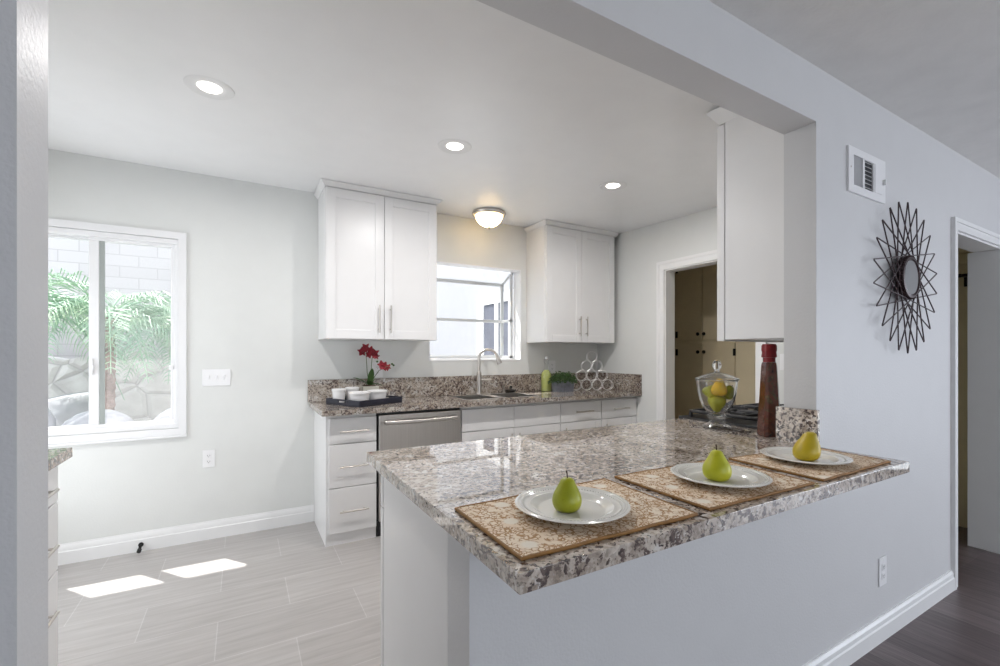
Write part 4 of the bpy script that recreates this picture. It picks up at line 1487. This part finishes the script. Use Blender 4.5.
def pear_shape(s=1.0, h=1.0, neck=1.0, lean=(0, 0)):
    b = B()
    prof = [(r * s * (1 if z < 0.045 else lerp(1, neck, min(1, (z - 0.045) / 0.03))), z * s * h) for r, z in PEAR]
    # smooth the profile by interpolation
    pr = []
    for (a, c), (d, e) in zip(prof, prof[1:]):
        pr += [(a, c), ((a + d) / 2 + 0.0003 * s, (c + e) / 2)]
    pr.append(prof[-1])
    zt = prof[-1][1]
    b.lathe(pr, seg=32, lean=lambda z: (lean[0] * (z / zt) ** 1.6, lean[1] * (z / zt) ** 1.6))
    return b


pz = PZ + 0.0047
for (x, y, mat, s, h, neck, lean, stem, lab) in (
        (0.626, 0.794, 'pear_green', 0.97, 0.90, 0.98, (0.002, 0.0), 0.016, 'smooth green pear with short dark stem on the nearest plate'),
        (1.137, 0.780, 'pear_lime', 1.10, 0.90, 0.88, (-0.001, 0.0), 0.015, 'lime-green pear with curved stem on the middle plate'),
        (1.600, 0.780, 'pear_yellow', 1.15, 0.96, 1.0, (0.014, -0.008), 0.0, 'yellow stemless pear leaning over on the farthest plate')):
    t = thing('pear', lab, 'pear', (x, y, pz), 'pears on the dinner plates')
    obj('pear_body', pear_shape(s, h, neck, lean), mat, t, local=True, sharp=80)
    zt = 0.0832 * s * h
    if stem:
        obj('pear_stem', B().tube([(lean[0], lean[1], zt - 0.003), (lean[0] - 0.001, 0, zt + stem * 0.5), (lean[0] - 0.003, 0, zt + stem)], [0.0018, 0.0014, 0.0022], 7), 'soil', t, local=True)

# apothecary jar with fruit
jx, jy = 1.985, 1.362
t = thing('glass_jar', 'clear glass footed jar with lid, filled with pears, near the cooktop', 'jar', (jx, jy, PT))
outer = [(0.030, 0.0715), (0.046, 0.080), (0.064, 0.104), (0.077, 0.136), (0.085, 0.172), (0.089, 0.205), (0.0905, 0.2265)]
inner = [(r - 0.0030, z + (0.003 if i else 0.006)) for i, (r, z) in enumerate(outer)][:-1] + [(0.0875, 0.2265)]
bowl = B().lathe([(0.002, 0.0715)] + outer + inner[::-1] + [(0.002, 0.0775)], (jx, jy, PT), 48)
obj('jar_bowl', bowl, 'crystal', t)
obj('jar_rim', B().tube([(jx + 0.091 * math.cos(2 * math.pi * i / 48), jy + 0.091 * math.sin(2 * math.pi * i / 48), PT + 0.2295) for i in range(48)], 0.0028, 8, closed=True), 'crystal', t)
obj('jar_foot', B().lathe([(0.066, 0.0), (0.067, 0.007), (0.062, 0.014), (0.045, 0.021), (0.036, 0.028), (0.028, 0.036), (0.030, 0.044), (0.042, 0.052), (0.043, 0.060), (0.034, 0.068), (0.030, 0.071)], (jx, jy, PT), 40), 'foot_glass', t)
lo_ = [(0.097, 0.2335), (0.098, 0.236), (0.094, 0.2405), (0.075, 0.2485), (0.048, 0.2595), (0.022, 0.2685), (0.002, 0.2695)]
li_ = [(0.090, 0.2335), (0.088, 0.2365), (0.073, 0.2445), (0.047, 0.2555), (0.021, 0.2645), (0.002, 0.2655)]
lid = obj('jar_lid', B().lathe(li_[::-1] + lo_, (jx, jy, PT), 48), 'crystal', t)
obj('lid_knob', B().lathe([(0.018, 0.2698), (0.012, 0.272), (0.011, 0.279), (0.017, 0.286), (0.021, 0.298), (0.0195, 0.312), (0.012, 0.324), (0.003, 0.328)], (jx, jy, PT), 28), 'crystal', lid)
rx, ry = math.cos(math.radians(YAW)), -math.sin(math.radians(YAW))   # across the counter diagonal
for (u, w, z, mat, s, h, neck, rot, lab) in (
        (0.0, 0.0, 0.082, 'pear_lime', 1.22, 0.80, 0.85, (math.pi, 0, 0), 'green pear at the bottom of the glass jar'),
        (-0.041, 0.018, 0.152, 'pear_lime', 1.02, 0.74, 0.9, (0.5, 0.4, 0), 'pale green pear at the left side of the glass jar'),
        (0.043, 0.016, 0.150, 'pear_green', 1.05, 0.72, 0.9, (0.4, -0.5, 1), 'dark green pear at the right side of the glass jar'),
        (-0.004, -0.026, 0.158, 'pear_gold', 1.06, 0.86, 1.0, (0.05, 0.05, 0), 'golden yellow pear on top in the glass jar')):
    o = thing('pear', lab, 'pear', (jx + rx * u + 0.497 * w, jy + ry * u + 0.868 * w, PT + z + (0.075 if rot[0] == math.pi else 0)), 'pears in the glass jar')
    o.rotation_euler = rot
    obj('pear_body', pear_shape(s, h, neck), mat, o, local=True, sharp=80)
    if 'golden' not in lab:
        obj('pear_stem', B().tube([(0, 0, 0.0832 * s * h - 0.003), (0.001, 0, 0.0832 * s * h + 0.008)], 0.0016, 6), 'soil', o, local=True)

# tall bottle of pickled peppers
bx, by = 1.992, 1.118
t = thing('bottle', 'tall tapered bottle of dark pickled peppers sealed with red wax', 'bottle', (bx, by, PT))
def sq(b, rows):
    rings = []
    for (h, z) in rows:
        k = 0.30 * h
        ring = [(h, -h + k), (h, h - k), (h - k, h), (-h + k, h), (-h, h - k), (-h, -h + k), (-h + k, -h), (h - k, -h)]
        rings.append([b.bm.verts.new((bx + p * math.cos(-0.52) - q * math.sin(-0.52), by + p * math.sin(-0.52) + q * math.cos(-0.52), PT + z)) for p, q in ring])
    for a, c in zip(rings, rings[1:]):
        for i in range(8):
            j = (i + 1) % 8
            b.bm.faces.new((a[i], a[j], c[j], c[i]))
    b.bm.faces.new(rings[0][::-1]); b.bm.faces.new(rings[-1])
    return b
obj('bottle_body', sq(B(), [(0.036, 0.0), (0.038, 0.006), (0.0365, 0.05), (0.0300, 0.18), (0.0250, 0.30), (0.0240, 0.312), (0.0215, 0.321)]), 'preserve', t)
obj('bottle_neck', B().lathe([(0.024, 0.0), (0.024, 0.020)], (bx, by, PT + 0.3215), 24), 'wax', t)
obj('wax_cap', B().lathe([(0.0285, 0.0), (0.0300, 0.004), (0.0275, 0.022), (0.0280, 0.026), (0.0300, 0.031), (0.0295, 0.050), (0.0255, 0.058), (0.008, 0.060)], (bx, by, PT + 0.342), 24), 'wax', t)

# ------------------------------------------------------------------ starburst mirror
mx, mz = 2.662, 1.622
t = thing('wall_mirror', 'round starburst wall mirror of dark bent wire spokes', 'mirror', (mx, YP, mz))
Rt = 0.353
K, NT = 9, 22
b = B()
seq = [(i * K) % NT for i in range(NT)]
tipp = []
for s in seq:
    a = math.pi / 2 + 2 * math.pi * s / NT
    tipp.append(Vector((mx + Rt * math.cos(a), 0, mz + Rt * math.sin(a))))
path = []
for i, p in enumerate(tipp):
    q, r = tipp[i - 1], tipp[(i + 1) % NT]
    # rounded tips, strands cross at slightly different depths
    din, dout = (q - p).normalized(), (r - p).normalized()
    for w, d in ((0.014, din), (0.006, din), (0.006, dout), (0.014, dout)):
        path.append(Vector((p.x + d.x * w, YP - 0.034, p.z + d.z * w)))
    mid = (p + r) / 2
    path.append(Vector((mid.x, YP - 0.034 + (0.005 if i % 2 else -0.005), mid.z)))
b.tube(path, 0.0028, 6, closed=True)
obj('wire_starburst', b, 'bronze_wire', t)


def lathe_y(prof, c, seg=40):
    """Lathe about a y axis: prof (r, distance towards the room)."""
    bb_ = B()
    rings = []
    for r, d in prof:
        rings.append([bb_.bm.verts.new((c[0] + r * math.cos(2 * math.pi * i / seg), c[1] - d, c[2] + r * math.sin(2 * math.pi * i / seg))) for i in range(seg)])
    for a, e in zip(rings, rings[1:]):
        for i in range(seg):
            j = (i + 1) % seg
            bb_.bm.faces.new((a[i], a[j], e[j], e[i]))
    bb_.bm.faces.new(rings[0][::-1]); bb_.bm.faces.new(rings[-1])
    return bb_


ring = lathe_y([(0.040, 0.001), (0.040, 0.028), (0.095, 0.029), (0.098, 0.040), (0.094, 0.050), (0.084, 0.052), (0.079, 0.046), (0.03, 0.045)], (mx, YP, mz))
for i in range(44):
    a = 2 * math.pi * i / 44
    ring.ball((mx + 0.096 * math.cos(a), YP - 0.040, mz + 0.096 * math.sin(a)), (0.0052, 0.012, 0.0052), 6, 5)
fr_ = obj('mirror_frame', ring, 'bronze_wire', t)
obj('mirror_glass', lathe_y([(0.079, 0.0465), (0.077, 0.0482)], (mx, YP, mz)), 'mirror', t)

# ------------------------------------------------------------------ air register
t = thing('air_vent', 'white air vent register high on the wall above the starburst mirror', 'vent', (2.33, YP, 2.037))
vx0, vx1, vz0, vz1 = 2.160, 2.499, 1.943, 2.131
b = B()
g1, g2 = (2.203, 2.284), (2.301, 2.382)
gz0, gz1 = 1.975, 2.100
for a in ((vx0, vx1, vz0, gz0), (vx0, vx1, gz1, vz1), (vx0, g1[0], gz0, gz1), (g1[1], g2[0], gz0, gz1), (g2[1], vx1, gz0, gz1)):
    b.box(a[0], a[1], YP - 0.009, YP, a[2], a[3])
b.box(2.392, 2.462, YP - 0.0115, YP - 0.009, gz0, gz1, 0.001, 1)
obj('register_plate', b, 'switch', t)
obj('duct_cavity', B().box(g1[0] - 0.002, g2[1] + 0.002, YP - 0.0025, YP - 0.0008, gz0 - 0.002, gz1 + 0.002), 'grey_vent', t)
for gi, (ga, gb) in enumerate((g1, g2)):
    nl = 7 if gi else 15
    for i in range(nl):
        z = gz0 + (i + 0.5) * (gz1 - gz0) / nl
        o = B()
        za, zb_ = (z - 0.0030, z + 0.0012) if gi == 0 else (z + 0.0055, z - 0.0035)
        o.face([(ga, YP - 0.003, za), (gb, YP - 0.003, za), (gb, YP - 0.0085, zb_), (ga, YP - 0.0085, zb_)])
        bmesh.ops.solidify(o.bm, geom=o.bm.faces[:], thickness=0.0012)
        obj('louver', o, 'switch', t)
obj('damper_lever', B().box(2.470, 2.477, YP - 0.022, YP - 0.009, 2.02, 2.045, 0.002, 1), 'switch', t)
for x in (2.178, 2.485):
    obj('screw', B().tube([(x, YP - 0.009, 2.045), (x, YP - 0.0105, 2.045)], 0.004, 10), 'nickel', t)

# ------------------------------------------------------------------ ceiling lamps
def downlight(x, y, label, power):
    zc_ = zceil(y)
    t = thing('recessed_light', label, 'ceiling light', (x, y, zc_), 'recessed ceiling lights')
    obj('trim_ring', B().lathe([(0.097, 0.0), (0.096, -0.004), (0.090, -0.006), (0.066, -0.006), (0.051, -0.0015), (0.046, 0.003)], (x, y, zc_ + 0.001), 40, cap=False), 'trim', t)
    obj('lamp_lens', B().lathe([(0.0475, -0.0005), (0.046, -0.0022), (0.030, -0.0034), (0.002, -0.0038)], (x, y, zc_), 32), 'led', t)
    d = bpy.data.lights.new('downlight', 'AREA')
    d.shape = 'DISK'
    d.size = 0.09
    d.energy = power
    d.color = (1.0, 0.97, 0.95)
    l = bpy.data.objects.new('downlight', d)
    COL.objects.link(l)
    l.parent = t
    l.location = (0, 0, -0.008)
    return t


downlight(-0.126, 2.372, 'lit recessed ceiling light near the window wall', 12)
downlight(1.050, 2.350, 'middle of the three lit recessed ceiling lights', 12)
downlight(2.262, 2.350, 'lit recessed ceiling light nearest the laundry door', 12)

lx, ly = 1.838, 3.400
lz = zceil(ly)
t = thing('dome_light', 'lit flush dome ceiling light with nickel ring over the sink', 'ceiling light', (lx, ly, lz))
obj('metal_pan', B().lathe([(0.120, 0.0), (0.138, -0.004), (0.146, -0.016), (0.142, -0.028), (0.130, -0.036), (0.118, -0.034), (0.116, -0.012)], (lx, ly, lz - 0.001), 48, cap=False), 'nickel', t)
obj('glass_bowl', B().lathe([(0.120, -0.034), (0.117, -0.048), (0.104, -0.076), (0.082, -0.101), (0.052, -0.118), (0.020, -0.125), (0.002, -0.126)], (lx, ly, lz), 48, cap=False), 'bowl', t)
obj('finial', B().lathe([(0.004, -0.122), (0.012, -0.128), (0.014, -0.136), (0.008, -0.142), (0.003, -0.152)], (lx, ly, lz), 20), 'nickel', t)
d = bpy.data.lights.new('dome_bulb', 'POINT')
d.energy = 6.0
d.shadow_soft_size = 0.03
d.color = (1.0, 0.74, 0.40)
l = bpy.data.objects.new('dome_bulb', d)
COL.objects.link(l)
l.parent = t
l.location = (0, 0, -0.070)

# ------------------------------------------------------------------ laundry room tall cabinet seen through the door
t = thing('laundry_cabinet', 'tall beige built-in laundry cabinet with dark knobs, through the kitchen door', 'cabinet', (4.5, 2.9, 0))
obj('cabinet_body', B().box(4.22, 4.775, 1.805, 3.66, 0.0, 2.445), 'beige', t)
for (y0, y1) in ((2.69, 3.05), (3.055, 3.37), (2.32, 2.685)):
    for (z0, z1, kz) in ((0.10, 1.375, 1.288), (1.415, 2.30, 1.478)):
        dr = obj('cabinet_door', B().box(4.20, 4.2195, y0 + 0.002, y1 - 0.002, z0, z1, 0.002, 1), 'beige', t)
        ky = {2.69: 3.017, 3.055: 3.089, 2.32: 2.36}[y0]
        obj('door_knob', B().lathe([(0.006, 0), (0.006, 0.014), (0.018, 0.018), (0.018, 0.026), (0.008, 0.030)], (0, 0, 0), 16), 'knob', dr, local=True).location = (0, 0, 0)
        k = dr.children[0]
        k.rotation_euler = (0, -math.pi / 2, 0)
        k.location = (4.2 - t.location.x, ky - t.location.y, kz)
        hy = y0 + 0.002 if y0 < 3 else y1 - 0.002
        for hz in ((0.25, 1.285) if z0 < 1 else (1.48, 2.2)):
            obj('hinge', B().box(4.192, 4.2, hy - 0.014, hy + 0.014, hz - 0.035, hz + 0.035, 0.002, 1), 'knob', dr)

# closet shelf and rod through the living-room doorway
t = thing('closet_shelf', 'beige closet shelf above a hanging rod, through the doorway beside the mirror', 'shelf', (4.3, 1.4, 2.0))
obj('shelf_board', B().box(4.25, 4.579, YK + 0.02, 1.655, 2.0, 2.02, 0.002, 1), 'beige_wall', t)
obj('shelf_cleat', B().box(4.56, 4.579, YK + 0.02, 1.655, 1.93, 1.999, 0.002, 1), 'beige_wall', t)
t = thing('closet_rod', 'dark closet rod on a bracket below the shelf', 'closet rod', (4.45, 1.4, 1.83))
obj('rod', B().tube([(4.47, YK + 0.03, 1.83), (4.47, 1.65, 1.83)], 0.012, 10), 'knob', t)
obj('rod_bracket', B().box(4.44, 4.578, 1.15, 1.165, 1.826, 1.84).box(4.565, 4.578, 1.15, 1.165, 1.76, 1.84), 'knob', t)

# ------------------------------------------------------------------ garden beyond the windows
struct('ground_yard', B().box(-14, 12, YW + 0.12, 14, -0.25, -0.05), 'ground')
o = obj('block_wall', B().box(-9, 1.2, 8.0, 8.2, -0.05, 4.2).box(-9.05, 1.25, 7.96, 8.24, 4.2, 4.28), 'block')
tag(o, 'tall pale concrete block wall behind the palms', 'wall')
b = B()
# field-stone retaining wall with an uneven cap
rnd = random.Random(11)
xs = [-7 + 0.35 * i for i in range(24)]
top = [1.24 + rnd.uniform(-0.05, 0.06) for _ in xs]
pts_f = [b.bm.verts.new((x, 6.9 + rnd.uniform(-0.03, 0.03), z)) for x, z in zip(xs, top)]
pts_g = [b.bm.verts.new((x, 6.8, -0.05)) for x in xs]
pts_b = [b.bm.verts.new((x, 7.3, z)) for x, z in zip(xs, top)]
pts_h = [b.bm.verts.new((x, 7.3, -0.05)) for x in xs]
for i in range(len(xs) - 1):
    b.bm.faces.new((pts_g[i], pts_g[i + 1], pts_f[i + 1], pts_f[i]))
    b.bm.faces.new((pts_f[i], pts_f[i + 1], pts_b[i + 1], pts_b[i]))
    b.bm.faces.new((pts_b[i], pts_b[i + 1], pts_h[i + 1], pts_h[i]))
o = obj('stone_wall', b, 'stone')
tag(o, 'cream fieldstone retaining wall below the block wall', 'wall')
struct('ground_bed', B().box(-7, 1.0, 5.25, 6.85, -0.05, 0.42), 'ground')


def boulder(c, r, seed, label):
    rnd = random.Random(seed)
    b = B()
    bmesh.ops.create_icosphere(b.bm, subdivisions=3, radius=1.0)
    ps = [Vector((rnd.gauss(0, 1), rnd.gauss(0, 1), rnd.gauss(0, 1))).normalized() for _ in range(9)]
    cut = [rnd.uniform(0.72, 0.95) for _ in ps]
    for v in b.bm.verts:
        for p, k in zip(ps, cut):
            d = v.co.dot(p)
            if d > k:
                v.co -= p * (d - k) * 0.85
        v.co = Vector((v.co.x * r[0], v.co.y * r[1], v.co.z * r[2]))
    o = obj('boulder', b, 'boulder', local=True, sharp=50)
    o.location = c
    tag(o, label, 'boulder', 'boulders in the garden bed')


boulder((-1.75, 5.05, 0.62), (0.42, 0.30, 0.40), 1, 'large pale boulder by the left window pane, nearest the jamb')
boulder((-1.06, 5.02, 0.50), (0.30, 0.26, 0.30), 2, 'rounded pale boulder in front of the palm trunk')
boulder((-0.45, 5.08, 0.52), (0.30, 0.25, 0.28), 3, 'flat-topped pale boulder behind the sliding pane')
boulder((0.15, 5.2, 0.50), (0.28, 0.24, 0.30), 4, 'pale boulder seen through the right edge of the sliding pane')
boulder((-1.50, 6.25, 0.62), (0.32, 0.22, 0.28), 5, 'shaded boulder lying behind the front row')


def frond(b, base, az, length, rise, droop, rnd, dens=26):
    d = Vector((math.cos(az), math.sin(az), 0))
    side = Vector((-d.y, d.x, 0))
    pts = []
    n = 12
    for i in range(n + 1):
        s = i / n
        pts.append(Vector(base) + d * (length * s * (1 - 0.12 * s)) + Vector((0, 0, rise * s - droop * s * s)))
    b.tube(pts, [0.010 * (1 - 0.8 * i / n) + 0.0015 for i in range(n + 1)], 5)
    for i in range(dens):
        s = 0.16 + 0.84 * i / dens
        k = min(n - 1, int(s * n)); f = s * n - k
        p = pts[k].lerp(pts[k + 1], f)
        tdir = (pts[k + 1] - pts[k]).normalized()
        L = length * 0.36 * math.sin(math.pi * min(1, 0.2 + 0.78 * s)) ** 0.8
        for sg in (-1, 1):
            u = (tdir * 0.75 + side * sg * 0.75 + Vector((0, 0, rnd.uniform(-0.15, 0.25)))).normalized()
            w = tdir * (0.0075)
            mid = p + u * L * 0.55 + Vector((0, 0, 0.01))
            tip = p + u * L + Vector((0, 0, -L * 0.25))
            b.face([p - w * 0.4, p + w * 0.4, mid + w, mid - w])
            b.face([mid - w, mid + w, tip])


def palm(x, y, z0, zc_, label, n, length, seed):
    rnd = random.Random(seed)
    t = thing('palm_tree', label, 'palm', (x, y, z0), 'palms outside the sliding window')
    pr = []
    hgt = zc_ - z0
    m = 14
    for i in range(m + 1):
        r = 0.050 - 0.010 * i / m
        pr += [(r * 1.12, hgt * i / m), (r * 0.92, hgt * (i + 0.6) / m)]
    obj('trunk', B().lathe(pr, (x, y, z0), 14, lean=lambda z: (0.02 * math.sin(z * 2), 0)), 'trunk', t)
    for i in range(n):
        fb = B()
        az = 2 * math.pi * i / n * 1.0 + rnd.uniform(-0.25, 0.25)
        up = rnd.uniform(0.1, 1.25)
        frond(fb, (x, y, zc_ + 0.02), az, length * rnd.uniform(0.85, 1.1), length * (0.25 + 0.75 * up), length * rnd.uniform(0.75, 1.25), rnd)
        obj('frond', fb, 'frond', t)


palm(-1.17, 5.85, 0.42, 1.60, 'feathery palm whose trunk stands behind the sliding pane', 21, 1.0, 21)
palm(-1.85, 5.70, 0.42, 1.66, 'feathery palm filling the left window pane', 22, 1.1, 22)
palm(-0.60, 6.15, 0.42, 1.55, 'smaller palm behind the right side of the sliding pane', 17, 0.8, 23)

# wing of the house seen through the garden window
WX = 3.2
struct('wall_wing', B().box(WX, WX + 0.2, YW + 0.12, 10.0, -0.05, 3.9).box(-1.0, WX, 9.8, 10.0, -0.05, 3.9), 'stucco')
struct('roof_wing', B().box(WX - 0.18, WX + 0.6, YW + 0.12, 10.2, 3.9, 4.0), 'roof')
b = B()
y0, y1, zz = 5.18, 6.28, 2.14
b.box(WX - 0.03, WX, y0, y0 + 0.13, 0, zz).box(WX - 0.03, WX, y1 - 0.23, y1, 0, zz).box(WX - 0.03, WX, y0 + 0.13, y1 - 0.23, zz - 0.14, zz).box(WX - 0.03, WX, y0 + 0.42, y0 + 0.52, 0.12, zz - 0.14).box(WX - 0.03, WX, y0 + 0.13, y1 - 0.23, 0.0, 0.12)
t = struct('window_3', b, 'vinyl')
obj('dark_pane', B().box(WX - 0.012, WX - 0.002, y0 + 0.12, y1 - 0.22, 0.11, zz - 0.13), 'dark_glass', t)
